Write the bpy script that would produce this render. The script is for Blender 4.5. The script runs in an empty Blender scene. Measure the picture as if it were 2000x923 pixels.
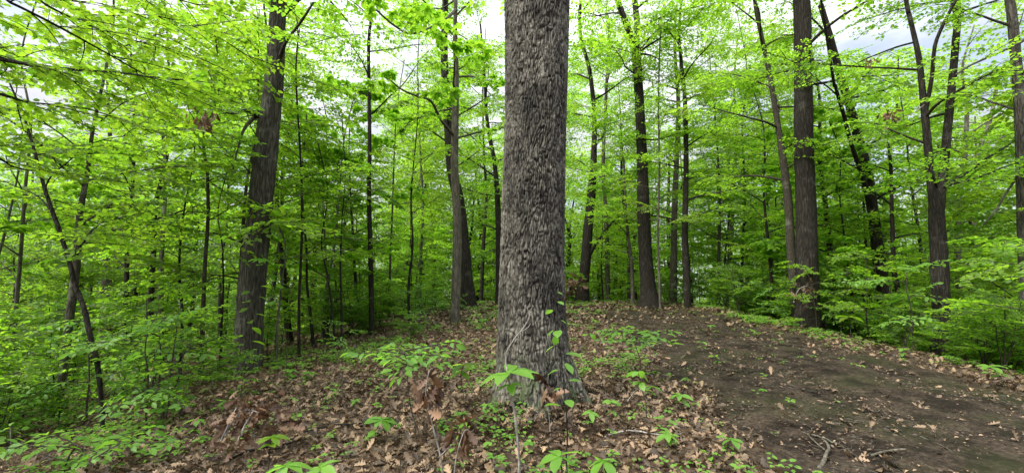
import bpy, math, random
import numpy as np
R = math.radians
sc = bpy.context.scene
col = sc.collection

# ------------------------------------------------------------------ camera
PITCH = R(5.0); F = 840.0; EYE = 1.5
cam_d = bpy.data.cameras.new('camera'); cam = bpy.data.objects.new('camera', cam_d); col.objects.link(cam)
cam.location = (0, 0, EYE); cam.rotation_euler = (R(90) + PITCH, 0, 0)
cam_d.sensor_width = 36; cam_d.lens = 36 * F / 2000; cam_d.clip_start = 0.05; cam_d.clip_end = 3000
sc.camera = cam

# ------------------------------------------------------------------ light
SUN_EL, SUN_AZ = R(52), R(-125)           # azimuth from +Y (the view) towards +X
world = bpy.data.worlds.new('World'); sc.world = world; world.use_nodes = True
nt = world.node_tree; nt.nodes.clear()
wo = nt.nodes.new('ShaderNodeOutputWorld'); bg = nt.nodes.new('ShaderNodeBackground')
sky = nt.nodes.new('ShaderNodeTexSky'); sky.sky_type = 'NISHITA'; sky.sun_disc = False
sky.sun_elevation = SUN_EL; sky.sun_rotation = SUN_AZ
tc = nt.nodes.new('ShaderNodeTexCoord'); mp = nt.nodes.new('ShaderNodeMapping'); mp.inputs['Scale'].default_value = (1, 1, 2.2)
nz = nt.nodes.new('ShaderNodeTexNoise'); nz.inputs['Scale'].default_value = 2.6; nz.inputs['Detail'].default_value = 6; nz.inputs['Roughness'].default_value = 0.55
rp = nt.nodes.new('ShaderNodeValToRGB'); rp.color_ramp.elements[0].position = 0.36; rp.color_ramp.elements[0].color = (.45, .45, .45, 1); rp.color_ramp.elements[1].position = 0.50
mx = nt.nodes.new('ShaderNodeMix'); mx.data_type = 'RGBA'; mx.inputs['B'].default_value = (8.2, 8.4, 9.4, 1)
nt.links.new(tc.outputs['Generated'], mp.inputs['Vector']); nt.links.new(mp.outputs['Vector'], nz.inputs['Vector'])
nt.links.new(nz.outputs['Fac'], rp.inputs['Fac']); nt.links.new(rp.outputs['Color'], mx.inputs['Factor'])
nt.links.new(sky.outputs['Color'], mx.inputs['A']); nt.links.new(mx.outputs['Result'], bg.inputs['Color'])
sx_ = nt.nodes.new('ShaderNodeSeparateXYZ'); nt.links.new(tc.outputs['Generated'], sx_.inputs[0])
mr_ = nt.nodes.new('ShaderNodeMapRange'); mr_.inputs['From Min'].default_value = 0; mr_.inputs['From Max'].default_value = 1; mr_.inputs['To Min'].default_value = .42; mr_.inputs['To Max'].default_value = 2.5
pw_ = nt.nodes.new('ShaderNodeMath'); pw_.operation = 'POWER'; pw_.use_clamp = True; pw_.inputs[1].default_value = 2.4; nt.links.new(sx_.outputs['Z'], pw_.inputs[0]); nt.links.new(pw_.outputs[0], mr_.inputs['Value'])
n2_ = nt.nodes.new('ShaderNodeTexNoise'); n2_.inputs['Scale'].default_value = 6; n2_.inputs['Detail'].default_value = 5; nt.links.new(mp.outputs['Vector'], n2_.inputs['Vector'])
m2_ = nt.nodes.new('ShaderNodeMapRange'); m2_.inputs['From Min'].default_value = .3; m2_.inputs['From Max'].default_value = .7; m2_.inputs['To Min'].default_value = .78; m2_.inputs['To Max'].default_value = 1.22; nt.links.new(n2_.outputs['Fac'], m2_.inputs['Value'])
mm_ = nt.nodes.new('ShaderNodeMath'); mm_.operation = 'MULTIPLY'; nt.links.new(mr_.outputs[0], mm_.inputs[0]); nt.links.new(m2_.outputs[0], mm_.inputs[1])
cs_ = nt.nodes.new('ShaderNodeVectorMath'); cs_.operation = 'SCALE'; cs_.inputs[0].default_value = (8.2, 8.4, 9.0); nt.links.new(mm_.outputs[0], cs_.inputs['Scale'])
nt.links.new(cs_.outputs[0], mx.inputs['B'])
bg.inputs['Strength'].default_value = 0.10
nt.links.new(bg.outputs['Background'], wo.inputs['Surface'])
world.cycles.sampling_method = 'MANUAL'; world.cycles.sample_map_resolution = 512
sd = bpy.data.lights.new('sun', 'SUN'); sun = bpy.data.objects.new('sun', sd); col.objects.link(sun)
sd.energy = 3.4; sd.angle = R(28); sd.color = (1.0, 0.96, 0.88)
sun.rotation_euler = (math.pi / 2 - SUN_EL, 0, math.pi - SUN_AZ)
sc.view_settings.view_transform = 'Standard'; sc.view_settings.look = 'None'; sc.view_settings.gamma = 1
sc.view_settings.use_curve_mapping = False
sc.view_settings.exposure = 1.2
cy = sc.cycles
cy.max_bounces = 9; cy.diffuse_bounces = 8; cy.glossy_bounces = 1; cy.transmission_bounces = 5; cy.transparent_max_bounces = 4
cy.caustics_reflective = False; cy.caustics_refractive = False
cy.use_denoising = True
try: cy.denoiser = 'OPENIMAGEDENOISE'; cy.denoising_input_passes = 'RGB_ALBEDO_NORMAL'; cy.denoising_prefilter = 'ACCURATE'
except Exception: pass
cy.sample_clamp_indirect = 6.0

# ------------------------------------------------------------------ terrain
def sstep(a, b, x):
    t = np.clip((x - a) / (b - a), 0, 1); return t * t * (3 - 2 * t)
def _h(i, j, s):
    n = (i * 374761393 + j * 668265263 + s * 1442695041) & 0xffffffff
    n = ((n ^ (n >> 13)) * 1274126177) & 0xffffffff
    return ((n ^ (n >> 16)) & 0xffff) / 65535.0
def noise(x, y, s=0):
    x = np.asarray(x, float); y = np.asarray(y, float)
    i = np.floor(x).astype(np.int64); j = np.floor(y).astype(np.int64); u = x - i; v = y - j
    u = u * u * (3 - 2 * u); v = v * v * (3 - 2 * v)
    return (_h(i, j, s) * (1 - u) + _h(i + 1, j, s) * u) * (1 - v) + (_h(i, j + 1, s) * (1 - u) + _h(i + 1, j + 1, s) * u) * v
def sp(x, k): return np.logaddexp(0, x * k) / k
def ground(x, y):
    x = np.asarray(x, float); y = np.asarray(y, float)
    z = 0.25 * sstep(5, 18, y) - 0.09 * sp(y - 21, .6)
    z = z - 0.13 * sp(-1.5 - x, 1.5) - 0.12 * sp(-9 - x, .5)
    z = z - 0.42 * sp(x - 8.2, 1.6)
    z = np.maximum(z, -9 + 0.3 * z)
    z = z + 0.10 * (noise(x * .35, y * .35, 3) - .5) * sstep(3, 8, np.hypot(x, y)) + 0.05 * (noise(x * 1.3, y * 1.3, 5) - .5)
    # path is slightly worn in
    z = z - 0.05 * path_mask(x, y)
    z = z + 0.12 * np.exp(-((x - .2) ** 2 + (y - 4.9) ** 2) / .9)
    return z
def path_mask(x, y):
    w = 0.7 * (noise(x * .9, y * .9, 9) - .5) + .6 * (noise(x * 3, y * 3, 11) - .5) + .3 * (noise(x * 9, y * 9, 12) - .5)
    l = 1.7 + .075 * np.clip(y, 0, 18); r = 6.4 + .05 * np.clip(y, 0, 14)
    return sstep(l - .25, l + .45, x + w) * (1 - sstep(r - .5, r + .5, x + w)) * (1 - .6 * sstep(14, 20, y))
def g1(x, y): return float(ground(x, y))
cp, spn = math.cos(PITCH), math.sin(PITCH)
def ray(px, py):
    u = (px - 1000) / F; v = (461.5 - py) / F
    return np.array([u, cp - v * spn, spn + v * cp])
def P(px, py, Y):
    d = ray(px, py); return np.array([0, 0, EYE]) + d * (Y / d[1])
def G(px, py):
    d = ray(px, py); t = 1.0
    while t < 60:
        p = np.array([0, 0, EYE]) + d * t
        if p[2] <= g1(p[0], p[1]): break
        t += .04
    return p
def to_px(p):
    x, y, z = p[0], p[1], p[2] - EYE
    Yc = y * cp + z * spn; Zc = -y * spn + z * cp
    return 1000 + F * x / Yc, 461.5 - F * Zc / Yc

# ------------------------------------------------------------------ mesh building
class MB:
    def __init__(s): s.v = []; s.f = {3: [], 4: []}; s.t = []; s.n = 0
    def add(s, v, faces, tint=None):
        v = np.asarray(v, np.float32).reshape(-1, 3)
        for f in faces:
            f = np.asarray(f, np.int64)
            if f.size: s.f[f.shape[1]].append(f + s.n)
        s.v.append(v); s.n += len(v)
        s.t.append(np.full(len(v), .5, np.float32) if tint is None else np.broadcast_to(np.asarray(tint, np.float32), (len(v),)))
    def mesh(s, name, mats, smooth=True):
        V = np.concatenate(s.v); T = np.concatenate(s.t)
        q = np.concatenate(s.f[4]) if s.f[4] else np.zeros((0, 4), np.int64)
        t = np.concatenate(s.f[3]) if s.f[3] else np.zeros((0, 3), np.int64)
        me = bpy.data.meshes.new(name)
        me.vertices.add(len(V)); me.vertices.foreach_set('co', V.ravel())
        li = np.concatenate([q.ravel(), t.ravel()]).astype(np.int32)
        me.loops.add(len(li)); me.loops.foreach_set('vertex_index', li)
        st = np.concatenate([np.arange(len(q)) * 4, len(q) * 4 + np.arange(len(t)) * 3]).astype(np.int32)
        me.polygons.add(len(st)); me.polygons.foreach_set('loop_start', st)
        me.polygons.foreach_set('use_smooth', np.full(len(st), smooth, bool))
        a = me.attributes.new('tint', 'FLOAT', 'POINT'); a.data.foreach_set('value', T.astype(np.float32))
        me.update(calc_edges=True)
        for m in (mats if isinstance(mats, (list, tuple)) else [mats]): me.materials.append(m)
        return me
    def obj(s, name, mat, parent=None, smooth=True):
        o = bpy.data.objects.new(name, s.mesh(name, mat, smooth)); col.objects.link(o)
        if parent is not None: o.parent = parent; o.location = -parent.location
        return o
def empty(name, loc):
    o = bpy.data.objects.new(name, None); o.empty_display_size = .1; col.objects.link(o); o.location = [float(c) for c in loc]; return o
def tag(o, label=None, cat=None, group=None, kind=None):
    if label: o['label'] = label
    if cat: o['category'] = cat
    if group: o['group'] = group
    if kind: o['kind'] = kind
    return o
def norm(a): return a / np.maximum(np.linalg.norm(a, axis=-1, keepdims=True), 1e-9)

def smooth_path(pts, n):
    """Catmull-Rom through rows (x,y,z,r,...)"""
    p = np.asarray(pts, float)
    if len(p) == 2: p = np.array([p[0], (p[0] + p[1]) / 2, p[1]])
    e = np.vstack([2 * p[0] - p[1], p, 2 * p[-1] - p[-2]])
    out = []
    for i in range(len(p) - 1):
        a, b, c, d = e[i], e[i + 1], e[i + 2], e[i + 3]
        for t in np.linspace(0, 1, n, endpoint=False):
            out.append(.5 * ((2 * b) + (-a + c) * t + (2 * a - 5 * b + 4 * c - d) * t * t + (-a + 3 * b - 3 * c + d) * t ** 3))
    out.append(p[-1]); return np.array(out)

def tube(mb, pts, rad, k=6, tint=.5, lump=0.0, rng=None, cap=True, rfun=None):
    p = np.asarray(pts, float); r = np.asarray(rad, float); n = len(p)
    if np.ndim(r) == 0: r = np.full(n, float(r))
    T = norm(np.gradient(p, axis=0))
    ref = np.array([1., 0, 0]) if abs(T[0][0]) < .8 else np.array([0, 1., 0])
    A = np.zeros((n, 3)); A[0] = norm(ref - T[0] * (ref @ T[0]))
    for i in range(1, n): A[i] = norm(A[i - 1] - T[i] * (A[i - 1] @ T[i]))
    B = np.cross(T, A)
    th = np.arange(k) / k * 2 * np.pi
    rr = np.repeat(r[:, None], k, 1)
    if lump and rng is not None: rr = rr * (1 + lump * rng.normal(size=(n, k)))
    if rfun is not None: rr = rfun(rr, th, p)
    V = p[:, None, :] + rr[..., None] * (np.cos(th)[None, :, None] * A[:, None, :] + np.sin(th)[None, :, None] * B[:, None, :])
    i = np.arange(n - 1)[:, None] * k; j = np.arange(k)[None, :]; j2 = (j + 1) % k
    Q = np.stack([i + j, i + j2, i + k + j2, i + k + j], -1).reshape(-1, 4)
    fs = [Q]
    V = V.reshape(-1, 3)
    if cap and k >= 3:
        V = np.vstack([V, p[-1]]); last = (n - 1) * k
        fs.append(np.array([[last + a, last + (a + 1) % k, n * k] for a in range(k)]))
    mb.add(V, fs, tint)

# leaf templates: (verts x=side, y=along, z=normal), faces
def strip_leaf(ys, ws, fold=.25, bend=0., curl=0.):
    ys = np.array(ys); ws = np.array(ws); n = len(ys)
    V = []
    for s in (-1, 0, 1):
        for y, w in zip(ys, ws):
            z = abs(s) * w * fold - bend * y * y + curl * abs(s) * w * w * 6
            V.append((s * w, y, z))
    Q = []
    for i in range(n - 1):
        Q.append((i, n + i, n + i + 1, i + 1)); Q.append((n + i, 2 * n + i, 2 * n + i + 1, n + i + 1))
    return np.array(V, float), [np.array(Q)[:, ::-1]]
LEAF_MID = (np.array([(0, 0, 0), (0, 1, -.06), (-.34, .3, .10), (-.28, .7, .05), (.34, .3, .10), (.28, .7, .05)]), [np.array([(0, 1, 3, 2), (1, 0, 4, 5)])])
LEAF_FAR = (np.array([(0, 0, 0), (.3, .45, .03), (0, 1, 0), (-.3, .5, .03)]), [np.array([(0, 1, 2, 3)])])
LEAF_OV = strip_leaf([0, .12, .35, .6, .82, 1], [.01, .12, .23, .24, .14, .0], .3, .22)
LEAF_WIDE = strip_leaf([0, .1, .35, .65, .85, 1], [.01, .14, .27, .3, .18, .0], .2, .25)
def maple():
    out = [(0, 0), (.12, .02), (.34, -.06), (.30, .12), (.54, .30), (.34, .34), (.40, .62), (.18, .52), (0, 1)]
    pts = out + [(-x, y) for x, y in out[-2:0:-1]]
    V = [(0, .3, 0)] + [(x, y, .12 * abs(x) - .1 * y * y) for x, y in pts]
    n = len(pts); return np.array(V, float), [np.array([(0, 1 + i, 1 + (i + 1) % n) for i in range(n)])]
LEAF_MAPLE = maple()
OAKY = [0, .14, .24, .36, .46, .60, .70, .84, 1]; OAKW = [.02, .14, .06, .26, .10, .34, .13, .2, .0]
LEAF_OAK = [strip_leaf(OAKY, OAKW, f, b, c) for f, b, c in ((.2, .15, .1), (-.3, -.25, .35), (.5, .35, 0), (-.1, .5, -.3), (.7, -.2, .2), (.1, -.6, .5))]
LEAF_LOWOAK = [strip_leaf([0, .35, .7, 1], [.03, .26, .28, .02], f, b) for f, b in ((.5, .3), (-.5, -.3), (.2, -.5))]

def put_leaves(mb, tpl, Pp, D, N, S, tint, rng=None, curl=0):
    tpl_v, tpl_f = tpl
    n = len(Pp)
    if n == 0: return
    D = norm(D); X = norm(np.cross(D, N)); Z = np.cross(X, D)
    T = tpl_v[None]
    V = Pp[:, None, :] + S[:, None, None] * (T[..., 0:1] * X[:, None] + T[..., 1:2] * D[:, None] + T[..., 2:3] * Z[:, None])
    k = len(tpl_v); off = (np.arange(n) * k)[:, None, None]
    mb.add(V.reshape(-1, 3), [(f[None] + off).reshape(-1, f.shape[1]) for f in tpl_f], np.repeat(tint, k))

# sprays: flat leafy twigs along +X in the XY plane
def make_spray(rng, L=1.2, ls=.1, kind='alt', dens=1.0):
    Ps, Ds, Ns, Ss, tw = [], [], [], [], []
    def leafy(p0, d, l, ls, s0):
        n = max(2, int(l / (ls * .52) * dens)); side = s0
        perp = np.array([-d[1], d[0], 0])
        for i in range(n):
            t = (i + .6) / n; p = p0 + d * l * t; p = p + np.array([0, 0, -.10 * l * t * t])
            a = R(rng.uniform(35, 75)) if i < n - 1 else R(rng.uniform(-15, 15))
            dd = d * math.cos(a) + perp * side * math.sin(a) + np.array([0, 0, rng.normal(-.15, .22)])
            Ps.append(p); Ds.append(dd); Ns.append(np.array([rng.normal(0, .5), rng.normal(0, .5), 1])); Ss.append(ls * rng.uniform(.5, 1.25)); side = -side
    def whorl(p, d, ls):
        n = rng.integers(4, 7); a0 = rng.uniform(0, 6.3)
        for i in range(n):
            a = a0 + i * 2 * math.pi / n + rng.normal(0, .2)
            Ps.append(p); Ds.append(np.array([math.cos(a), math.sin(a), rng.uniform(-.75, -.05)])); Ns.append(np.array([rng.normal(0, .25), rng.normal(0, .25), 1])); Ss.append(ls * rng.uniform(.75, 1.25))
    axis = np.array([1., 0, 0]); nside = max(4, int(L / .13 * dens)); side = 1
    bend = rng.normal(0, .15)
    def ax(t): return np.array([L * t, bend * L * t * t, -.12 * L * t * t])
    tw.append(([ax(t) for t in (0, .35, .7, 1)], .006 * L + .001))
    for i in range(nside):
        t = .08 + .9 * i / nside; p = ax(t)
        l = L * .48 * (1 - t * .7) * rng.uniform(.6, 1.15); a = R(rng.uniform(38, 62)) * side
        d = np.array([math.cos(a), math.sin(a), rng.normal(0, .08)])
        tw.append(([p, p + d * l * .55, p + d * l + np.array([0, 0, -.08 * l])], .0025))
        if kind == 'alt': leafy(p, d, l, ls, side)
        else:
            whorl(p + d * l, d, ls)
            if l > .3: whorl(p + d * l * .55, d, ls * .8)
        side = -side
    if kind == 'alt': leafy(ax(.8), axis, L * .2, ls, 1)
    else: whorl(ax(1), axis, ls * 1.1)
    return [np.array(Ps), np.array(Ds), np.array(Ns), np.array(Ss), tw]

LS = 1.08
class Crown:
    """collects sprays then bakes leaves and twigs"""
    def __init__(s): s.P = []; s.D = []; s.N = []; s.S = []; s.tw = []
    def spray(s, spr, pos, az, tilt, roll, sc_, keep=None, twigs=2):
        ca, sa = math.cos(az), math.sin(az); ct, st = math.cos(tilt), math.sin(tilt); cr, sr = math.cos(roll), math.sin(roll)
        Rz = np.array([[ca, -sa, 0], [sa, ca, 0], [0, 0, 1]]); Ry = np.array([[ct, 0, -st], [0, 1, 0], [st, 0, ct]]); Rx = np.array([[1, 0, 0], [0, cr, -sr], [0, sr, cr]])
        M = Rz @ Ry @ Rx
        s.P.append(spr[0] * sc_ @ M.T + pos); s.D.append(spr[1] @ M.T); s.N.append(spr[2] @ M.T); s.S.append(spr[3] * sc_ ** .5)
        if twigs:
            for i, (pp, r) in enumerate(spr[4]):
                if i == 0 or twigs > 1: s.tw.append((np.array(pp) * sc_ @ M.T + pos, r))
    def bake(s, rng, tpl, leaf_scale=1., filt=None):
        mb = MB(); Pp = np.concatenate(s.P); D = np.concatenate(s.D); N = np.concatenate(s.N); S = np.concatenate(s.S) * leaf_scale * LS
        if filt is not None:
            k = filt(Pp); Pp, D, N, S = Pp[k], D[k], N[k], S[k]
        tint = np.clip(.5 + rng.normal(0, .24, len(Pp)) + .5 * (noise(Pp[:, 0] * 1.3 + 50, Pp[:, 2] * 2 + Pp[:, 1], 4) - .5), 0, 1)
        put_leaves(mb, tpl, Pp, D, N, S, tint); return mb
    def bark(s, mb, k=3):
        for pp, r in s.tw: tube(mb, pp, np.linspace(r, r * .4, len(pp)), k, cap=False)

rng0 = np.random.default_rng(7)
SPR = {
 'fine': [make_spray(rng0, 1.1, .085) for _ in range(6)],
 'mid': [make_spray(rng0, 1.2, .105) for _ in range(6)],
 'coarse': [make_spray(rng0, 1.1, .15, dens=.8) for _ in range(5)],
 'whorl': [make_spray(rng0, 1.2, .17, 'whorl', .8) for _ in range(5)],
}
def limb_path(p0, az, el, L, rng, n=6, droop=.25):
    pts = [np.array(p0, float)]; a = az; e = el
    for i in range(n):
        a += rng.normal(0, .16); e = e - droop * el / n * 1.6 + rng.normal(0, .07)
        pts.append(pts[-1] + L / n * np.array([math.cos(a) * math.cos(e), math.sin(a) * math.cos(e), math.sin(e)]))
    return np.array(pts)
def dress_limb(cr, pts, rng, kind, n, size, t0=.25, flat=.22, twigs=2):
    pts = np.asarray(pts); m = len(pts) - 1
    for i in range(n):
        t = t0 + (1 - t0) * (i + rng.uniform(.2, .9)) / n; f = min(t * m, m - 1e-6); k = int(f); p = pts[k] + (pts[k + 1] - pts[k]) * (f - k)
        d = pts[k + 1] - pts[k]; az = math.atan2(d[1], d[0]) + (1 if i % 2 else -1) * R(rng.uniform(20, 75)) * (1 if t < .93 else .2)
        cr.spray(SPR[kind][rng.integers(len(SPR[kind]))], p, az, rng.normal(.03, flat), rng.normal(0, flat * 1.2), size * rng.uniform(.65, 1.15) * (1.15 - .4 * t), twigs=twigs)

# ------------------------------------------------------------------ materials
def nodes(name):
    m = bpy.data.materials.new(name); m.use_nodes = True; n = m.node_tree; n.nodes.clear()
    out = n.nodes.new('ShaderNodeOutputMaterial'); return m, n, out
def leaf_mat(name, dark, light, tdark, tlight, trans=.5, rough=.45):
    m, n, out = nodes(name); N = n.nodes.new; L = n.links.new
    at = N('ShaderNodeAttribute'); at.attribute_name = 'tint'
    oi = N('ShaderNodeObjectInfo'); ad = N('ShaderNodeMath'); ad.operation = 'MULTIPLY_ADD'; ad.inputs[1].default_value = .35; ad.inputs[2].default_value = -.175
    L(oi.outputs['Random'], ad.inputs[0]); sm = N('ShaderNodeMath'); sm.operation = 'ADD'; sm.use_clamp = True
    L(ad.outputs[0], sm.inputs[0]); L(at.outputs['Fac'], sm.inputs[1])
    c1 = N('ShaderNodeMix'); c1.data_type = 'RGBA'; c1.inputs['A'].default_value = (*dark, 1); c1.inputs['B'].default_value = (*light, 1)
    c2 = N('ShaderNodeMix'); c2.data_type = 'RGBA'; c2.inputs['A'].default_value = (*tdark, 1); c2.inputs['B'].default_value = (*tlight, 1)
    L(sm.outputs[0], c1.inputs['Factor']); L(sm.outputs[0], c2.inputs['Factor'])
    pb = N('ShaderNodeBsdfPrincipled'); pb.inputs['Roughness'].default_value = rough; pb.inputs['Specular IOR Level'].default_value = .35
    tr = N('ShaderNodeBsdfTranslucent'); mxs = N('ShaderNodeMixShader'); mxs.inputs[0].default_value = trans
    L(c1.outputs['Result'], pb.inputs['Base Color']); L(c2.outputs['Result'], tr.inputs['Color'])
    L(pb.outputs[0], mxs.inputs[1]); L(tr.outputs[0], mxs.inputs[2]); L(mxs.outputs[0], out.inputs['Surface']); return m
M_LEAF = leaf_mat('young_leaf', (.075, .155, .018), (.14, .225, .024), (.22, .50, .025), (.44, .72, .035), .58)
M_YEL = leaf_mat('maple_leaf', (.08, .16, .014), (.15, .22, .018), (.18, .42, .02), (.40, .62, .03), .54)
M_DARK = leaf_mat('dark_leaf', (.035, .09, .014), (.08, .14, .018), (.20, .46, .03), (.42, .66, .05), .6)  # leaf kind with a darker green of its own
M_SEED = leaf_mat('seedling_leaf', (.08, .19, .03), (.15, .30, .04), (.20, .50, .04), (.38, .68, .06), .45)
M_DEAD = leaf_mat('dead_oak_leaf', (.026, .018, .011), (.36, .245, .145), (.10, .06, .03), (.35, .22, .12), .12, .6)
M_DEADD = leaf_mat('withered_leaf', (.045, .024, .016), (.27, .165, .10), (.10, .04, .02), (.30, .15, .07), .25, .6)
def bark_mat(name, c_dark, c_light, sx=14, sz=2.2, bump=.6, lichen=.25, lc=(.30, .30, .26), voro=True):
    m, n, out = nodes(name); N = n.nodes.new; L = n.links.new
    tcn = N('ShaderNodeTexCoord'); mpn = N('ShaderNodeMapping'); mpn.inputs['Scale'].default_value = (sx, sx, sz)
    L(tcn.outputs['Object'], mpn.inputs['Vector'])
    n1 = N('ShaderNodeTexNoise'); n1.inputs['Scale'].default_value = 1.6; n1.inputs['Detail'].default_value = 5
    L(mpn.outputs[0], n1.inputs['Vector'])
    wv = N('ShaderNodeVectorMath'); wv.operation = 'SCALE'; wv.inputs['Scale'].default_value = 1.1
    L(n1.outputs['Color'], wv.inputs[0]); av = N('ShaderNodeVectorMath'); av.operation = 'ADD'; L(wv.outputs[0], av.inputs[0]); L(mpn.outputs[0], av.inputs[1])
    vo = N('ShaderNodeTexVoronoi'); vo.feature = 'DISTANCE_TO_EDGE'; vo.inputs['Scale'].default_value = 1.0; L(av.outputs[0], vo.inputs['Vector'])
    mr = N('ShaderNodeMapRange'); mr.inputs['From Max'].default_value = .3; L(vo.outputs['Distance'], mr.inputs['Value'])
    n2 = N('ShaderNodeTexNoise'); n2.inputs['Scale'].default_value = 3; n2.inputs['Detail'].default_value = 6; L(mpn.outputs[0], n2.inputs['Vector'])
    mixf = N('ShaderNodeMath'); mixf.operation = 'MULTIPLY'; L(n2.outputs['Fac'], mixf.inputs[0]); mixf.inputs[1].default_value = 1.3
    mf2 = N('ShaderNodeMath'); mf2.operation = 'MULTIPLY_ADD'; L(mr.outputs[0], mf2.inputs[0]); mf2.inputs[1].default_value = .55; 
    s2 = N('ShaderNodeMath'); s2.operation = 'SUBTRACT'; L(mixf.outputs[0], s2.inputs[0]); s2.inputs[1].default_value = .45; L(s2.outputs[0], mf2.inputs[2]); mf2.use_clamp = True
    cm = N('ShaderNodeMix'); cm.data_type = 'RGBA'; cm.inputs['A'].default_value = (*c_dark, 1); cm.inputs['B'].default_value = (*c_light, 1); L(mf2.outputs[0], cm.inputs['Factor'])
    n3 = N('ShaderNodeTexNoise'); n3.inputs['Scale'].default_value = 2.3; n3.inputs['Detail'].default_value = 7; n3.inputs['Roughness'].default_value = .65; L(tcn.outputs['Object'], n3.inputs['Vector'])
    lr = N('ShaderNodeMapRange'); lr.inputs['From Min'].default_value = .56; lr.inputs['From Max'].default_value = .70; lr.inputs['To Max'].default_value = lichen; L(n3.outputs['Fac'], lr.inputs['Value'])
    cl = N('ShaderNodeMix'); cl.data_type = 'RGBA'; cl.inputs['B'].default_value = (*lc, 1); L(lr.outputs[0], cl.inputs['Factor']); L(cm.outputs['Result'], cl.inputs['A'])
    pb = N('ShaderNodeBsdfPrincipled'); pb.inputs['Roughness'].default_value = .9; pb.inputs['Specular IOR Level'].default_value = .15
    L(cl.outputs['Result'], pb.inputs['Base Color'])
    hb = N('ShaderNodeMath'); hb.operation = 'ADD'; L(mr.outputs[0], hb.inputs[0]); L(n2.outputs['Fac'], hb.inputs[1])
    bp = N('ShaderNodeBump'); bp.inputs['Strength'].default_value = bump; bp.inputs['Distance'].default_value = .02; L(hb.outputs[0], bp.inputs['Height']); L(bp.outputs[0], pb.inputs['Normal'])
    L(pb.outputs[0], out.inputs['Surface']); return m
def hero_mat():
    m, n, out = nodes('furrowed_oak_bark'); N = n.nodes.new; L = n.links.new
    at = N('ShaderNodeAttribute'); at.attribute_name = 'tint'; tcn = N('ShaderNodeTexCoord')
    mpn = N('ShaderNodeMapping'); mpn.inputs['Scale'].default_value = (60, 60, 22); L(tcn.outputs['Object'], mpn.inputs['Vector'])
    n1 = N('ShaderNodeTexNoise'); n1.inputs['Scale'].default_value = 1; n1.inputs['Detail'].default_value = 5; L(mpn.outputs[0], n1.inputs['Vector'])
    n2 = N('ShaderNodeTexNoise'); n2.inputs['Scale'].default_value = 2.1; n2.inputs['Detail'].default_value = 7; n2.inputs['Roughness'].default_value = .65; L(tcn.outputs['Object'], n2.inputs['Vector'])
    a1 = N('ShaderNodeMath'); a1.operation = 'MULTIPLY_ADD'; L(n1.outputs['Fac'], a1.inputs[0]); a1.inputs[1].default_value = 1.1; a1.inputs[2].default_value = -.62
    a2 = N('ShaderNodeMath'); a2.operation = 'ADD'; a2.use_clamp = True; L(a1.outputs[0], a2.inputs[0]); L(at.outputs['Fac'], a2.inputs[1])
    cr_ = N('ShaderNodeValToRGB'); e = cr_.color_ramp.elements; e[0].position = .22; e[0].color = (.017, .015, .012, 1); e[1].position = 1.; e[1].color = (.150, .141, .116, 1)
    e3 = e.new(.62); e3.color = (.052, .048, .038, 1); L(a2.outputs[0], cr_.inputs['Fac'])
    dp = N('ShaderNodeMapRange'); dp.inputs['From Min'].default_value = .38; dp.inputs['From Max'].default_value = .62; dp.inputs['To Min'].default_value = .45; dp.inputs['To Max'].default_value = 1.5; L(n2.outputs['Fac'], dp.inputs['Value'])
    sc2 = N('ShaderNodeVectorMath'); sc2.operation = 'SCALE'; L(cr_.outputs[0], sc2.inputs[0]); L(dp.outputs[0], sc2.inputs['Scale'])
    sx = N('ShaderNodeSeparateXYZ'); L(tcn.outputs['Object'], sx.inputs[0]); mz = N('ShaderNodeMapRange'); mz.inputs['From Min'].default_value = .75; mz.inputs['From Max'].default_value = .05; mz.inputs['To Max'].default_value = .5; L(sx.outputs['Z'], mz.inputs['Value'])
    n4 = N('ShaderNodeTexNoise'); n4.inputs['Scale'].default_value = 7; n4.inputs['Detail'].default_value = 6; L(tcn.outputs['Object'], n4.inputs['Vector'])
    m4 = N('ShaderNodeMapRange'); m4.inputs['From Min'].default_value = .5; m4.inputs['From Max'].default_value = .62; L(n4.outputs['Fac'], m4.inputs['Value'])
    mm = N('ShaderNodeMath'); mm.operation = 'MULTIPLY'; L(mz.outputs[0], mm.inputs[0]); L(m4.outputs[0], mm.inputs[1])
    ms = N('ShaderNodeMix'); ms.data_type = 'RGBA'; ms.inputs['B'].default_value = (.10, .15, .05, 1); L(mm.outputs[0], ms.inputs['Factor']); L(sc2.outputs[0], ms.inputs['A'])
    pb = N('ShaderNodeBsdfPrincipled'); pb.inputs['Roughness'].default_value = .85; pb.inputs['Specular IOR Level'].default_value = .2; L(ms.outputs['Result'], pb.inputs['Base Color'])
    bp = N('ShaderNodeBump'); bp.inputs['Strength'].default_value = .6; bp.inputs['Distance'].default_value = .008; L(n1.outputs['Fac'], bp.inputs['Height']); L(bp.outputs[0], pb.inputs['Normal'])
    L(pb.outputs[0], out.inputs['Surface']); return m
M_BARK_HERO = hero_mat()
M_BARK = bark_mat('ridged_bark', (.016, .0145, .012), (.105, .096, .076), 16, 2.5, .9, .35)
M_BARK_DK = bark_mat('dark_bark', (.009, .0075, .006), (.046, .040, .031), 18, 2.4, .9, .15)
M_BARK_GR = bark_mat('grey_smooth_bark', (.045, .041, .030), (.145, .132, .10), 9, 2.5, .5, .6, (.32, .33, .27))
M_BARK_TH = bark_mat('sapling_bark', (.022, .019, .014), (.085, .075, .055), 22, 6, .5, .5, (.25, .26, .2))
M_WOODG = bark_mat('weathered_wood', (.12, .105, .09), (.36, .34, .31), 25, 5, .5, .2)

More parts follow.
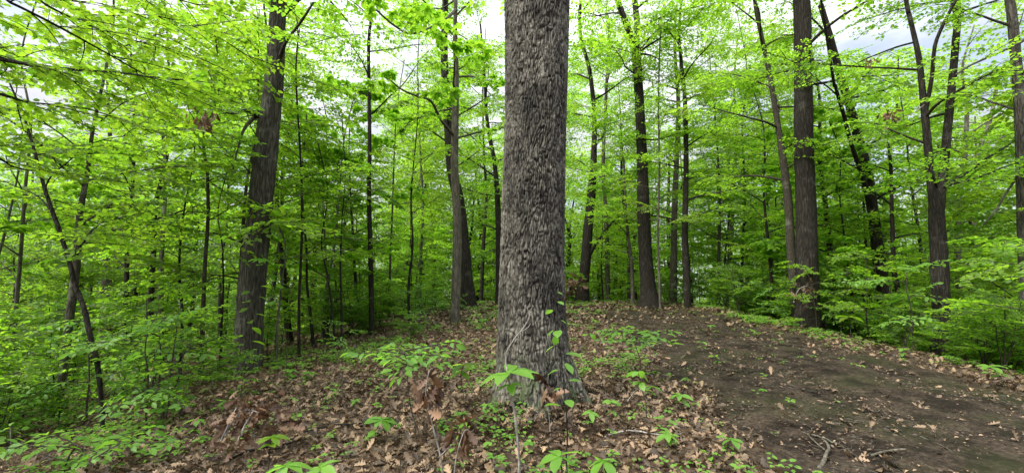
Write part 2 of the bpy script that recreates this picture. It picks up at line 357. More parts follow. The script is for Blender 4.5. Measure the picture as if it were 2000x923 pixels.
m, n, out = nodes('forest_soil'); N = n.nodes.new; L = n.links.new
tcn = N('ShaderNodeTexCoord')
na = N('ShaderNodeTexNoise'); na.inputs['Scale'].default_value = .9; na.inputs['Detail'].default_value = 8; na.inputs['Roughness'].default_value = .7; L(tcn.outputs['Object'], na.inputs['Vector'])
nb = N('ShaderNodeTexNoise'); nb.inputs['Scale'].default_value = 24; nb.inputs['Detail'].default_value = 8; nb.inputs['Roughness'].default_value = .75; L(tcn.outputs['Object'], nb.inputs['Vector'])
nc = N('ShaderNodeTexVoronoi'); nc.inputs['Scale'].default_value = 34; L(tcn.outputs['Object'], nc.inputs['Vector'])
r1 = N('ShaderNodeValToRGB'); e = r1.color_ramp.elements; e[0].position = .3; e[0].color = (.012, .009, .007, 1); e[1].position = .74; e[1].color = (.125, .098, .070, 1)
e2 = e.new(.5); e2.color = (.040, .030, .021, 1); L(nb.outputs['Fac'], r1.inputs['Fac'])
r2 = N('ShaderNodeMapRange'); r2.inputs['From Min'].default_value = .48; r2.inputs['From Max'].default_value = .64; r2.inputs['To Max'].default_value = .5; L(na.outputs['Fac'], r2.inputs['Value'])
nd = N('ShaderNodeTexNoise'); nd.inputs['Scale'].default_value = 2.6; nd.inputs['Detail'].default_value = 9; nd.inputs['Roughness'].default_value = .7; L(tcn.outputs['Object'], nd.inputs['Vector'])
rd = N('ShaderNodeMapRange'); rd.inputs['From Min'].default_value = .42; rd.inputs['From Max'].default_value = .58; rd.inputs['To Min'].default_value = .38; rd.inputs['To Max'].default_value = 1.5; L(nd.outputs['Fac'], rd.inputs['Value'])
sd_ = N('ShaderNodeVectorMath'); sd_.operation = 'SCALE'; L(r1.outputs[0], sd_.inputs[0]); L(rd.outputs[0], sd_.inputs['Scale'])
mg = N('ShaderNodeMix'); mg.data_type = 'RGBA'; mg.inputs['B'].default_value = (.040, .052, .016, 1); L(r2.outputs[0], mg.inputs['Factor']); L(sd_.outputs[0], mg.inputs['A'])
at = N('ShaderNodeAttribute'); at.attribute_name = 'tint'
r3 = N('ShaderNodeValToRGB'); e = r3.color_ramp.elements; e[0].color = (.03, .02, .013, 1); e[1].color = (.17, .115, .075, 1); L(nc.outputs['Color'], r3.inputs['Fac'])
ml = N('ShaderNodeMix'); ml.data_type = 'RGBA'; L(at.outputs['Fac'], ml.inputs['Factor']); L(mg.outputs['Result'], ml.inputs['A']); L(r3.outputs[0], ml.inputs['B'])
pb = N('ShaderNodeBsdfPrincipled'); pb.inputs['Roughness'].default_value = .95; pb.inputs['Specular IOR Level'].default_value = .1; L(ml.outputs['Result'], pb.inputs['Base Color'])
hs = N('ShaderNodeMath'); hs.operation = 'MULTIPLY_ADD'; L(nc.outputs['Distance'], hs.inputs[0]); hs.inputs[1].default_value = .25; L(nb.outputs['Fac'], hs.inputs[2])
bp = N('ShaderNodeBump'); bp.inputs['Strength'].default_value = .9; bp.inputs['Distance'].default_value = .09; L(hs.outputs[0], bp.inputs['Height']); L(bp.outputs[0], pb.inputs['Normal'])
L(pb.outputs[0], out.inputs['Surface']); M_SOIL = m

# ------------------------------------------------------------------ ground
def build_ground():
    a = np.linspace(-1, 1, 561); xs = 1.5 + 14 * a + 330 * np.sign(a) * np.abs(a) ** 5
    b = np.linspace(0, 1, 621); ys = -30 + 30 * b ** .5 * 0
    ys = np.concatenate([np.linspace(-60, 1.5, 40)[:-1], 1.5 + 26 * b + 400 * b ** 5])
    X, Y = np.meshgrid(xs, ys); Z = ground(X, Y)
    near = np.clip(1 - np.hypot(X - 2, Y - 6) / 18, 0, 1)
    Z += near * (.030 * (noise(X * 5, Y * 5, 21) - .5) + .030 * (noise(X * 13, Y * 13, 22) - .5) + .10 * path_mask(X, Y) * (noise(X * 2.2, Y * 1.3, 23) - .5))
    mb = MB(); w, h = len(xs), len(ys)
    i = np.arange(h - 1)[:, None] * w; j = np.arange(w - 1)[None]
    Q = np.stack([i + j, i + j + 1, i + w + j + 1, i + w + j], -1).reshape(-1, 4)
    mb.add(np.stack([X, Y, Z], -1).reshape(-1, 3), [Q], (1 - .95 * path_mask(X, Y)).ravel())
    tag(mb.obj('ground', M_SOIL), 'sloping forest floor of bare soil and leaf litter', kind='structure')
build_ground()

# ------------------------------------------------------------------ hero oak
def near_filter(Pp):
    """keeps leaves off the trail's open space in front of the viewer"""
    x, y, z = Pp[:, 0], Pp[:, 1], Pp[:, 2]
    h_ = _h((x * 997).astype(np.int64), (y * 991 + z * 499).astype(np.int64), 3)
    above = (z > 2.6 + .74 * np.hypot(x, y) / 1.0) & (h_ > .22)             # the crown over the viewer's head is kept open
    near = (np.abs(x) < .62 * y) & (y < 5.6) & (z < 1.5 + .45 * y)          # nobody walks through leaves: the opening along the trail
    lane = (x > -.6) & (x < 7.5) & (y < 13) & (z < 1.9 + .12 * y)
    mid = (x > -.07 * y) & (x < .14 * y) & (y < 5.8)
    high = (z > 7.5) & (h_ > .8) & (y < 13)
    return ~(near | lane | mid | above | high)

def hero():
    Y = 4.95; rng = np.random.default_rng(3)
    base = P(1048, 800, Y); root = empty('oak_tree', (base[0], Y, g1(base[0], Y)))
    tag(root, 'massive furrowed grey oak trunk in the middle of the picture, flared at its foot', 'tree')
    spec = [(1050, 900, 190), (1049, 830, 176), (1048, 780, 160), (1045, 735, 150), (1040, 690, 143), (1037, 600, 134), (1038, 500, 130), (1040, 400, 127), (1044, 280, 121), (1048, 130, 117), (1050, 0, 114), (1054, -300, 106)]
    pts = [np.append(P(x, y, Y + .0), w / 2 / F * np.linalg.norm(P(x, y, Y) - [0, 0, EYE]) * .97) for x, y, w in spec]
    pts.append(np.append(P(1054, -300, Y) + [.1, .3, 4.5], .24)); pts.append(np.append(P(1054, -300, Y) + [.3, .5, 9], .10))
    sp_ = smooth_path(pts, 10)
    zl = np.concatenate([[0], np.cumsum(np.linalg.norm(np.diff(sp_[:, :3], axis=0), axis=1))])
    zs = np.concatenate([np.arange(0, 6.0, .009), np.arange(6.0, 8.0, .03), np.linspace(8.0, zl[-1], 90)])
    pp = np.stack([np.interp(zs, zl, sp_[:, c]) for c in range(4)], 1)
    K = 420
    jit_tint = []
    def rf(rr, th, p):
        n = len(p); U, Vv = np.meshgrid(th, zs)
        gz = pp[:, 2][:, None] - root.location.z
        # root flare lobes
        fl = np.clip(1 - gz / .75, 0, 1) ** 2.2
        lob = .5 + .5 * np.cos(5 * U + 1.2 + .6 * np.sin(2 * U)); rr = rr * (1 + fl * (.06 + .22 * lob ** 2))
        rr = rr * (1 + .03 * np.sin(3 * U + zs[:, None] * .8) + .02 * (noise(U * 3 / 1., Vv * 1.2, 31) - .5))
        # furrowed plates: cellular pattern on the unrolled surface
        NU = 62; 
        a = U / (2 * np.pi) * NU; b = Vv * 12
        wx = noise(a * .45, b * .22, 41) - .5; a = a + 1.6 * wx + .7 * (noise(a * 1.3, b * .9, 43) - .5); b = b + 1.3 * (noise(a * .8, b * .7, 42) - .5)
        ia = np.floor(a).astype(np.int64); ib = np.floor(b).astype(np.int64)
        cxb = ia * 0.; cyb = ib * 0.; d1 = np.full(a.shape, 9.); d2 = np.full(a.shape, 9.)
        for da in (-1, 0, 1):
            for db in (-1, 0, 1):
                ca = ia + da; cb = ib + db
                cx = ca + .5 + .8 * (_h(ca % NU, cb, 51) - .5); cyy = cb + .5 + .9 * (_h(ca % NU, cb, 52) - .5)
                d = np.sqrt((cx - a) ** 2 + .085 * (cyy - b) ** 2)
                m_ = d < d1; cxb = np.where(m_, ca, cxb); cyb = np.where(m_, cb, cyb); d2 = np.where(m_, d1, np.minimum(d2, d)); d1 = np.where(m_, d, d1)
        e_ = np.clip((d2 - d1) / .22, 0, 1) ** .7; wl = noise(a * .5 + 9, b * .45, 77); e_ = 1 - (1 - e_) * (.35 + .9 * wl); jit_tint.append(np.clip(e_, 0, 1) * .8 + .2 * _h(np.round(cxb).astype(np.int64) % NU, np.round(cyb).astype(np.int64), 5))  # tint darkens furrows: darker inner bark, plus crevice shade painted into the colour
        disp = .020 * (e_ - 1) + .007 * (noise(a * 2.5, b * 2.6, 61) - .5) + .006 * (noise(a * 5, b * 7, 62) - .5) - .010 * (noise(a * 1.1, b * 2.2, 63) > .72)
        return rr + disp * np.clip((9.5 - zs[:, None]) / 2, 0, 1)
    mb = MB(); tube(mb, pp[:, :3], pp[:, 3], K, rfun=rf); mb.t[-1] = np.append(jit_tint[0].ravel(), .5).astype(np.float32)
    # high limbs that carry the crown
    cr = Crown(); top = sp_[-25:, :3]
    for i in range(9):
        p0 = top[int(rng.integers(0, 22))]; lp = limb_path(p0, i * 2.4, R(rng.uniform(15, 45)), rng.uniform(3, 5.5), rng)
        tube(mb, smooth_path(lp, 3), np.linspace(.10, .02, 19), 7)
        dress_limb(cr, lp, rng, 'mid', 7, 1.3)
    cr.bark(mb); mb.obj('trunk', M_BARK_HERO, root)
    cr.bake(rng, LEAF_MID, 1.2, filt=near_filter).obj('crown', M_LEAF, root)
    # pale weathered burl scar on the trunk
    return root
hero()

# ------------------------------------------------------------------ placed trees
ALL = []   # (px, label landmark)
def tree_px(name, label, cat, spec, Y, bark, top=14., crown=None, limbs=(), forks=(), k=14, leaf=M_LEAF, seed=1, tpl=LEAF_MID, lump=.03, Y2=None, group=None, lean=None, fl=1.25):
    """spec rows (px,py,width) listed from foot to the top of the picture; forks / limbs: lists of such rows with optional depth at the far end"""
    rng = np.random.default_rng(seed)
    Y2 = Y if Y2 is None else Y2
    def conv(rows, Ya, Yb):
        o = []
        for i, (x, y, w) in enumerate(rows):
            Yi = Ya + (Yb - Ya) * i / max(1, len(rows) - 1); p = P(x, y, Yi); o.append([*p, w / 2 / F * Yi])
        return np.array(o)
    t = conv(spec, Y, Y2)
    gz = g1(t[0, 0], t[0, 1])
    foot = t[0].copy(); d0 = (t[1] - t[0]); 
    if foot[2] > gz - .1:
        kk = (gz - .15 - foot[2]) / d0[2] if d0[2] else 0
        kk = max(kk, -1.5); foot[:3] = foot[:3] + d0[:3] * kk
        if foot[2] > gz - .1: foot[2] = gz - .15
    foot[3] = t[0, 3] * fl
    t = np.vstack([foot, t])
    root = empty(name, (foot[0], foot[1], g1(foot[0], foot[1])))
    tag(root, label, cat, group)
    mb = MB(); cr = Crown()
    end = t[-1]; dirv = norm(t[-1, :3] - t[-3, :3]); 
    if not forks:
        H = root.location.z + top
        if end[2] < H:
            up = norm(dirv + np.array([0, 0, .8])); t = np.vstack([t, np.append(end[:3] + up * (H - end[2]) * .5 + rng.normal(0, .15, 3), end[3] * .65), np.append(end[:3] + up * (H - end[2]) + rng.normal(0, .2, 3), end[3] * .2 + .01)])
    s = smooth_path(t, 6); s[:, 3] = np.maximum(s[:, 3], .004)
    tube(mb, s[:, :3], s[:, 3], k, lump=lump, rng=rng)
    stems = [s]
    for fk in forks:
        fY = fk[0]; q = conv(fk[1:], fY[0], fY[1]); 
        H = root.location.z + top; e_ = q[-1]; dv = norm(q[-1, :3] - q[-2, :3])
        if e_[2] < H and fY[0] > 0 and len(fY) < 3:
            q = np.vstack([q, np.append(e_[:3] + norm(dv + [0, 0, .5]) * (H - e_[2]), e_[3] * .3)])
        q = smooth_path(q, 6); q[:, 3] = np.maximum(q[:, 3], .004); tube(mb, q[:, :3], q[:, 3], max(6, k - 3), lump=lump, rng=rng); stems.append(q)
    for lb in limbs:   # ((Y0,Y1), kind, n, size, rows...)
        (Ya, Yb), kind, nn, size = lb[0], lb[1], lb[2], lb[3]
        q = smooth_path(conv(lb[4:], Ya, Yb), 4); q[:, 3] = np.maximum(q[:, 3], .004); tube(mb, q[:, :3], q[:, 3], 6, lump=.04, rng=rng)
        if nn: dress_limb(cr, q[:, :3], rng, kind, nn, size, t0=.15)
    if crown:
        h0, h1, nl, Ll, kind, ns, size = crown
        for i in range(nl):
            st = stems[rng.integers(len(stems))] if len(stems) > 1 else s
            zz = root.location.z + h0 + (h1 - h0) * (i + rng.uniform(0, 1)) / nl
            j = int(np.argmin(np.abs(st[:, 2] - zz))); p0 = st[j, :3]; rr = st[j, 3]
            f = (i / nl); l = Ll * (1 - .55 * abs(f - .3)) * rng.uniform(.6, 1.15)
            az = i * 2.4 + rng.normal(0, .4)
            lp = limb_path(p0, az, R(rng.uniform(8, 42)), l, rng)
            # keep limbs out of the clearing round the camera
            tip = lp[-1]
            if np.hypot(tip[0], tip[1]) < 3.6: continue
            tube(mb, smooth_path(lp, 2), np.linspace(min(rr * .5, .012 + l * .012), .005, 13), 5, lump=.05, rng=rng)
            dress_limb(cr, lp, rng, kind, ns, size, twigs=2 if Y < 12 else 1)
    if cr.P: cr.bark(mb)
    mb.obj('trunk', bark, root)
    if cr.P:
        cr.bake(rng, tpl, filt=near_filter).obj('crown', leaf, root)
    return root
# B: leaning big tree on the left
tree_px('leaning_tree', 'thick dark trunk leaning right at the left of the picture, sprouts at its foot', 'tree',
        [(485, 725, 58), (485, 690, 50), (487, 640, 48), (493, 545, 47), (504, 450, 44), (514, 350, 43), (526, 240, 39), (536, 150, 34), (541, 70, 32), (545, 0, 29)],
        8.7, M_BARK, 15, (7.0, 14.5, 14, 3.6, 'mid', 8, 1.2), k=26, seed=11,
        limbs=[((8.6, 7.6), 'mid', 4, .8, (548, 110, 9), (560, 80, 6), (590, 40, 5), (612, 5, 4)),
               ((8.6, 7.4), 'fine', 5, .7, (505, 228, 9), (480, 215, 6), (455, 222, 5), (420, 212, 4)),
               ((8.6, 7.6), 'fine', 3, .6, (500, 226, 8), (478, 250, 6), (466, 285, 4), (455, 330, 3))])
# C: pair left of the middle
tree_px('slim_tree', 'slim pale grey trunk standing in front of a darker one left of the big oak', 'tree',
        [(889, 637, 21.1), (889, 600, 18.5), (892, 530, 18.5), (893, 440, 16.7), (888, 330, 15.8), (889, 240, 14.1), (891, 150, 11.4), (889, 60, 8.8), (890, 0, 7.9)],
        12.4, M_BARK_GR, 14, (5.2, 13.5, 12, 2.6, 'whorl', 5, 0.9), seed=12, k=14,
        limbs=[((12.3, 8.4), 'whorl', 6, .8, (884, 262, 7.0), (862, 235, 6.2), (842, 198, 5.3), (815, 188, 4.4), (785, 175, 3.5), (755, 150, 2.6)),
               ((12.2, 7.9), 'whorl', 5, .8, (890, 20, 7.0), (868, 40, 5.3), (838, 55, 4.4), (802, 66, 4.4), (770, 50, 4.4), (735, 20, 3.5))])
tree_px('forest_tree', 'dark curved trunk close behind the slim grey one left of the big oak', 'tree',
        [(915, 585, 30), (911, 545, 26), (905, 480, 25), (897, 400, 22), (883, 330, 22), (878, 270, 20), (873, 200, 18), (868, 120, 15), (870, 0, 12)],
        17.5, M_BARK_DK, 18, (5.5, 17, 16, 3.4, 'mid', 9, 1.3), seed=13)
# D
tree_px('forked_tree', 'straight brown trunk at the far end of the trail, forked high up', 'tree',
        [(1268, 588, 42), (1266, 560, 30), (1261, 500, 26), (1258, 440, 25), (1255, 340, 22), (1251, 240, 19), (1246, 150, 18), (1241, 90, 19)],
        17.5, M_BARK_DK, 19, (6.5, 18, 18, 3.6, 'mid', 10, 1.4), seed=14,
        forks=[((17.5, 17.3), (1243, 105, 15), (1228, 60, 13), (1213, 20, 12), (1203, -20, 11)), ((17.5, 17.9), (1243, 105, 13), (1245, 50, 12), (1240, 0, 11))])
# E
tree_px('crooked_tree', 'dark crooked trunk just right of the big oak, its upper stem curving left', 'tree',
        [(1137, 577, 28), (1141, 540, 21), (1146, 480, 20), (1150, 430, 18), (1156, 370, 16), (1160, 300, 12), (1161, 230, 9), (1157, 180, 9), (1150, 130, 8), (1135, 75, 7), (1132, 30, 7), (1134, -10, 6)],
        20, M_BARK_DK, 19, (5, 18, 16, 3.4, 'mid', 10, 1.4), seed=15,
        limbs=[((20, 19), 'mid', 3, .9, (1150, 500, 8), (1168, 470, 6), (1190, 440, 5), (1215, 415, 4))])
# F
tree_px('forest_tree', 'thick straight dark trunk standing on the bank right of the trail', 'tree',
        [(1578, 632, 48.4), (1578, 600, 40.9), (1577, 540, 38.1), (1575, 440, 36.3), (1571, 320, 33.5), (1569, 200, 32.6), (1568, 100, 30.7), (1565, 0, 29.8)],
        12.0, M_BARK_DK, 17, (6.5, 16.5, 16, 3.4, 'mid', 9, 1.25), seed=16, k=22)
tree_px('slender_tree', 'slender trunk leaning in behind the thick dark trunk on the right bank', 'tree',
        [(1556, 632, 15), (1550, 560, 15), (1545, 490, 15), (1540, 400, 15), (1532, 330, 13), (1522, 260, 11), (1512, 200, 10), (1502, 140, 9), (1487, 70, 8), (1474, 0, 7)],
        12.8, M_BARK_TH, 14, (3.0, 13.5, 15, 2.8, 'fine', 8, 1.1), seed=17)
# H
tree_px('leaning_tree', 'dark trunk leaning left beyond the right bank, with a thinner stem beside it', 'tree',
        [(1735, 640, 28.9), (1728, 590, 22.9), (1716, 500, 20.4), (1706, 420, 18.7), (1695, 350, 18.7), (1679, 280, 17.0), (1662, 215, 14.4), (1642, 150, 13.6), (1622, 75, 11.9), (1603, 10, 10.2)],
        13.0, M_BARK_DK, 14, (4.5, 13.5, 13, 3.0, 'fine', 8, 1.15), seed=18,
        forks=[((12.9, 10.5), (1702, 400, 9.3), (1683, 340, 8.5), (1664, 285, 7.6), (1648, 225, 6.8), (1632, 170, 6.0), (1622, 120, 5.1))])
tree_px('crooked_sapling', 'thin dark crooked stem beside the leaning trunk on the right bank', 'tree',
        [(1772, 640, 10), (1760, 590, 10), (1748, 540, 9), (1745, 500, 8), (1742, 420, 7), (1738, 300, 5)], 12.0, M_BARK_DK, 7, (2.2, 6.5, 8, 1.8, 'fine', 6, .9), seed=19)
# I
tree_px('forked_tree', 'tree splitting into a wide V above the right bank, stem leafy at its foot', 'tree',
        [(1840, 680, 34.4), (1838, 620, 27.5), (1836, 540, 26.7), (1832, 470, 25.8), (1829, 410, 24.1), (1831, 370, 22.4)],
        9.6, M_BARK_DK, 12.5, (4.2, 12, 16, 2.6, 'fine', 8, 1.05), seed=20, k=16,
        forks=[((9.6, 9.4), (1826, 420, 15.5), (1817, 340, 12.9), (1811, 270, 12.9), (1803, 190, 11.2), (1794, 110, 9.5), (1776, 30, 7.7), (1768, -10, 6.9)),
               ((9.6, 9.9), (1834, 410, 16.3), (1842, 340, 14.6), (1850, 260, 13.8), (1858, 180, 12.9), (1866, 90, 12.0), (1871, 0, 10.3))],
        limbs=[((9.5, 8.8), 'fine', 4, .8, (1808, 220, 7.7), (1820, 150, 6.9), (1826, 90, 6.9), (1846, 40, 6.0), (1868, 0, 5.2)),
               ((9.9, 9.2), 'fine', 4, .8, (1856, 190, 6.0), (1890, 165, 5.2), (1920, 150, 4.3), (1960, 140, 3.4))])
# J right edge
tree_px('forest_tree', 'tall grey trunk cut by the right edge of the picture, one dark limb reaching left', 'tree',
        [(2010, 700, 21.9), (2004, 560, 19.0), (1999, 440, 18.3), (1996, 300, 18.3), (1990, 180, 16.8), (1982, 90, 16.1), (1972, 0, 14.6)],
        9.0, M_BARK, 14, (5.0, 13, 12, 2.6, 'fine', 7, 0.9), seed=21,
        limbs=[((8.9, 7.0), 'fine', 3, .7, (2012, 72, 7.3), (1975, 92, 5.9), (1930, 112, 5.1), (1895, 128, 4.4), (1868, 145, 3.7)),
               ((9.2, 8.9), None, 0, 0, (1998, 330, 5.1), (1980, 355, 4.4), (1960, 385, 4.4), (1945, 410, 3.7), (1920, 440, 2.9))])
# L left double
tree_px('leaning_sapling', 'thin dark stem bending left at the far left, lichen on its lower bark', 'tree',
        [(201, 842, 8.1), (198, 790, 7.5), (194, 740, 8.1), (188, 700, 8.7), (176, 655, 8.7), (164, 600, 8.1), (148, 560, 8.1), (135, 510, 7.5), (121, 465, 7.5), (105, 420, 6.9), (88, 370, 6.2), (74, 320, 5.6), (60, 270, 4.4), (44, 220, 3.8), (22, 170, 3.1), (0, 120, 2.5)],
        5.6, M_BARK_DK, 7, (2.0, 6.5, 10, 1.6, 'fine', 6, .8), seed=22, leaf=M_LEAF, lump=.06)
tree_px('understory_tree', 'thin upright stem crossing behind the bending one at the far left', 'tree',
        [(112, 820, 10), (120, 750, 12), (128, 690, 13), (136, 620, 13), (143, 570, 13), (150, 510, 12), (153, 450, 11), (158, 405, 10), (170, 340, 8), (182, 250, 6)],
        7.2, M_BARK_TH, 9, (2.5, 8.5, 14, 2.2, 'fine', 7, 1.0), seed=23, leaf=M_YEL)
# small stems: (foot px, py) .. width, colour, top height, Y, label
THIN = [
 ([(243, 640), (247, 540), (250, 440), (258, 380), (262, 250)], 9, 13, 11, 'first of the dark slim trunks right of the bending stem on the left'),
 ([(292, 660), (296, 560), (300, 480), (304, 400), (326, 300), (330, 180)], 11, 13.5, 12, 'left one of two close slim trunks between the bending stem and the leaning trunk'),
 ([(314, 665), (314, 560), (317, 460), (322, 380), (318, 260)], 10, 12.5, 11, 'right one of two close slim trunks between the bending stem and the leaning trunk'),
 ([(390, 770), (393, 700), (397, 600), (400, 520), (406, 430), (405, 340), (398, 260)], 9, 9, 8, 'crooked slim trunk standing nearest left of the leaning trunk'),
 ([(430, 740), (432, 650), (436, 560), (434, 480)], 5, 9.4, 5, 'very thin straight stem close against the left of the leaning trunk'),
 ([(566, 662), (558, 600), (550, 500), (543, 430), (538, 330)], 13, 13, 12, 'dark curved trunk with a flared foot just right of the leaning trunk'),
 ([(584, 695), (584, 600), (588, 500), (590, 400), (586, 290), (578, 150)], 6, 9.5, 9, 'thin dark stem rising right of the leaning trunk, second from it'),
 ([(612, 672), (606, 610), (600, 560), (598, 480)], 7, 11, 6, 'short leaning stem midway between the leaning trunk and the straight slim one'),
 ([(726, 642), (725, 560), (723, 470), (721, 380), (722, 280), (721, 170), (722, 60)], 11, 12, 14, 'straight slim dark trunk midway between the leaning trunk and the big oak'),
 ([(640, 655), (640, 560), (634, 460), (630, 360)], 5, 13, 8, 'thin stem left of the straight slim trunk'),
 ([(700, 630), (694, 540), (688, 440)], 8, 15, 8, 'thin stem just left of the straight slim trunk, half hidden by leaves'),
 ([(974, 580), (974, 500), (972, 400), (966, 320), (952, 240)], 14, 19, 13, 'dark trunk half hidden by the left side of the big oak'),
 ([(205, 640), (208, 560), (210, 470), (212, 410)], 19, 22, 17, 'distant thick trunk behind the slim trunks at the far left'),
 ([(1187, 580), (1186, 500), (1184, 420), (1178, 330), (1183, 200), (1190, 60)], 10, 23, 18, 'pale trunk behind and right of the crooked tree by the big oak'),
 ([(1236, 583), (1234, 520), (1226, 450), (1222, 400)], 8, 18.5, 8, 'thin curved stem touching the left of the forked trunk at the end of the trail'),
 ([(1315, 590), (1316, 500), (1318, 400), (1322, 300), (1325, 200)], 15, 20, 16, 'pale grey trunk first to the right of the forked trunk at the trail end'),
 ([(1343, 598), (1341, 540), (1338, 450), (1340, 330), (1338, 200)], 15, 17, 14, 'dark mottled trunk second to the right of the forked trunk at trail end'),
 ([(1289, 580), (1285, 450), (1288, 330), (1286, 200), (1290, 60)], 5, 17, 12, 'very thin straight stem between the forked trunk and the pale one beside it'),
 ([(1405, 590), (1404, 500), (1406, 400), (1402, 300)], 7, 19, 12, 'thin stem midway between the mottled trunk and the thick one on the bank'),
 ([(1512, 640), (1508, 560), (1500, 470), (1492, 380)], 8, 15, 9, 'slight stem left of the thick dark trunk on the right bank'),
 ([(1632, 630), (1626, 560), (1620, 480), (1612, 400), (1600, 300)], 13, 15, 11, 'dark slim trunk first to the right of the thick one on the bank'),
 ([(1707, 650), (1700, 580), (1692, 500), (1688, 420)], 8, 16, 10, 'pale slim trunk just left of the leaning dark one on the right'),
 ([(1668, 640), (1662, 560), (1650, 470), (1640, 380)], 5, 13, 7, 'very thin stem midway between the thick bank trunk and the leaning one'),
 ([(1880, 650), (1872, 520), (1872, 400), (1885, 300), (1888, 200)], 12, 15, 13, 'grey trunk seen just right of the V-shaped tree'),
 ([(1900, 640), (1903, 520), (1905, 400), (1908, 310), (1935, 230), (1950, 150)], 10, 18, 14, 'thin pale trunk between the V-shaped tree and the right edge'),
 ([(1448, 620), (1450, 500), (1455, 380), (1450, 250)], 6, 21, 16, 'thin distant trunk left of the thick bank trunk, high leaves round it'),
 ([(20, 760), (28, 640), (40, 500), (48, 380), (60, 240)], 8, 8, 8, 'outermost thin stem at the far left edge'),
 ([(760, 620), (762, 520), (766, 420), (770, 300)], 5, 16, 10, 'thin stem right of the straight slim trunk'),
 ([(820, 600), (822, 500), (826, 400), (820, 280)], 7, 20, 15, 'faint trunk behind the leaves left of the slim grey trunk'),
 ([(940, 580), (944, 480), (950, 380), (945, 300)], 8, 24, 16, 'faint trunk between the dark curved trunk and the big oak'),
]
THIN += [
 ([(655, 672), (648, 600), (640, 540), (628, 470)], 5, 10.5, 5, 'short dark stem leaning left, first left of the straight slim trunk'),
 ([(668, 668), (667, 600), (665, 520), (668, 430)], 5, 11.0, 6, 'short upright stem close left of the straight slim trunk, leafy on top'),
 ([(540, 700), (543, 620), (552, 540), (556, 470)], 5, 9.2, 5, 'thin stem rising close against the right foot of the leaning trunk'),
 ([(800, 640), (798, 560), (806, 480), (803, 380)], 6, 13.5, 8, 'dark thin stem midway between the straight slim trunk and the slim grey one'),
 ([(352, 720), (356, 620), (350, 520), (358, 420)], 6, 10.0, 7, 'thin straight stem a little left of the crooked slim trunk'),
]
for i, (rows, w, Y, top, lab) in enumerate(THIN):
    bark = [M_BARK_TH, M_BARK_DK, M_BARK_GR][i % 3] if 'pale' not in lab and 'grey' not in lab else M_BARK_GR
    if 'dark' in lab: bark = M_BARK_DK
    n_ = len(rows); spec = [(x, y, w * (1 - .45 * j / max(1, n_ - 1))) for j, (x, y) in enumerate(rows)]
    small = top < 10
    tree_px('slender_tree' if not small else 'young_tree', lab, 'tree', spec, Y, bark, top,
            (top * (.2 if not 380 < rows[0][0] < 860 else .4), top * .97, (9 + int(top * .6)) if not 340 < rows[0][0] < 860 else 6 + int(top * .4), 1.2 + top * .12, 'fine' if i % 2 or 380 < rows[0][0] < 860 else 'mid', (3 if 340 < rows[0][0] < 860 else 5) if Y < 16 else 7, .75 + top * .03), seed=60 + i, k=9,
            leaf=[M_LEAF, M_YEL][i % 2], tpl=LEAF_MID, group='slim trunks among the undergrowth')

# maple reaching in from the upper left; its trunk stands outside the picture
def limb_tree(name, label, trunk, bark, leaf, limbs, tpl, seed, kind_scale=1.):
    rng = np.random.default_rng(seed); root = empty(name, (trunk[0][0], trunk[0][1], g1(trunk[0][0], trunk[0][1])))
    tag(root, label, 'tree'); mb = MB(); cr = Crown()
    s = smooth_path(trunk, 8); tube(mb, s[:, :3], s[:, 3], 14, lump=.03, rng=rng)
    for lb in limbs:
        kind, nn, size = lb[0], lb[1], lb[2]; rows = np.array([[*P(x, y, Yi), r] for x, y, Yi, r in lb[3:]])
        j = int(np.argmin(np.linalg.norm(s[:, :3] - rows[0, :3], axis=1) + np.abs(s[:, 2] - rows[0, 2] + .5)))
        if lb[3][0] < 100 or lb[3][0] > 1900: rows = np.vstack([[*s[j, :3], rows[0, 3] * 1.3], rows])
        q = smooth_path(rows, 5); tube(mb, q[:, :3], q[:, 3], 6, lump=.04, rng=rng)
        if nn: dress_limb(cr, q[:, :3], rng, kind, nn, size, t0=.3, flat=.10)
    for i in range(12):
        p0 = s[int(len(s) * (.5 + .5 * i / 12)), :3]; az = math.atan2(-p0[1], p0[0]) + rng.normal(0, 1.0) if i % 2 else rng.uniform(0, 6.3)
        lp = limb_path(p0, az, .5, 2.2, rng); 
        tube(mb, lp, np.linspace(.03, .006, len(lp)), 5); dress_limb(cr, lp, rng, kind, 5, 1.)
    cr.bark(mb); mb.obj('trunk', bark, root)
    cr.bake(rng, tpl, kind_scale, filt=near_filter).obj('crown', leaf, root); return root
TX, TY = -6.2, 3.2
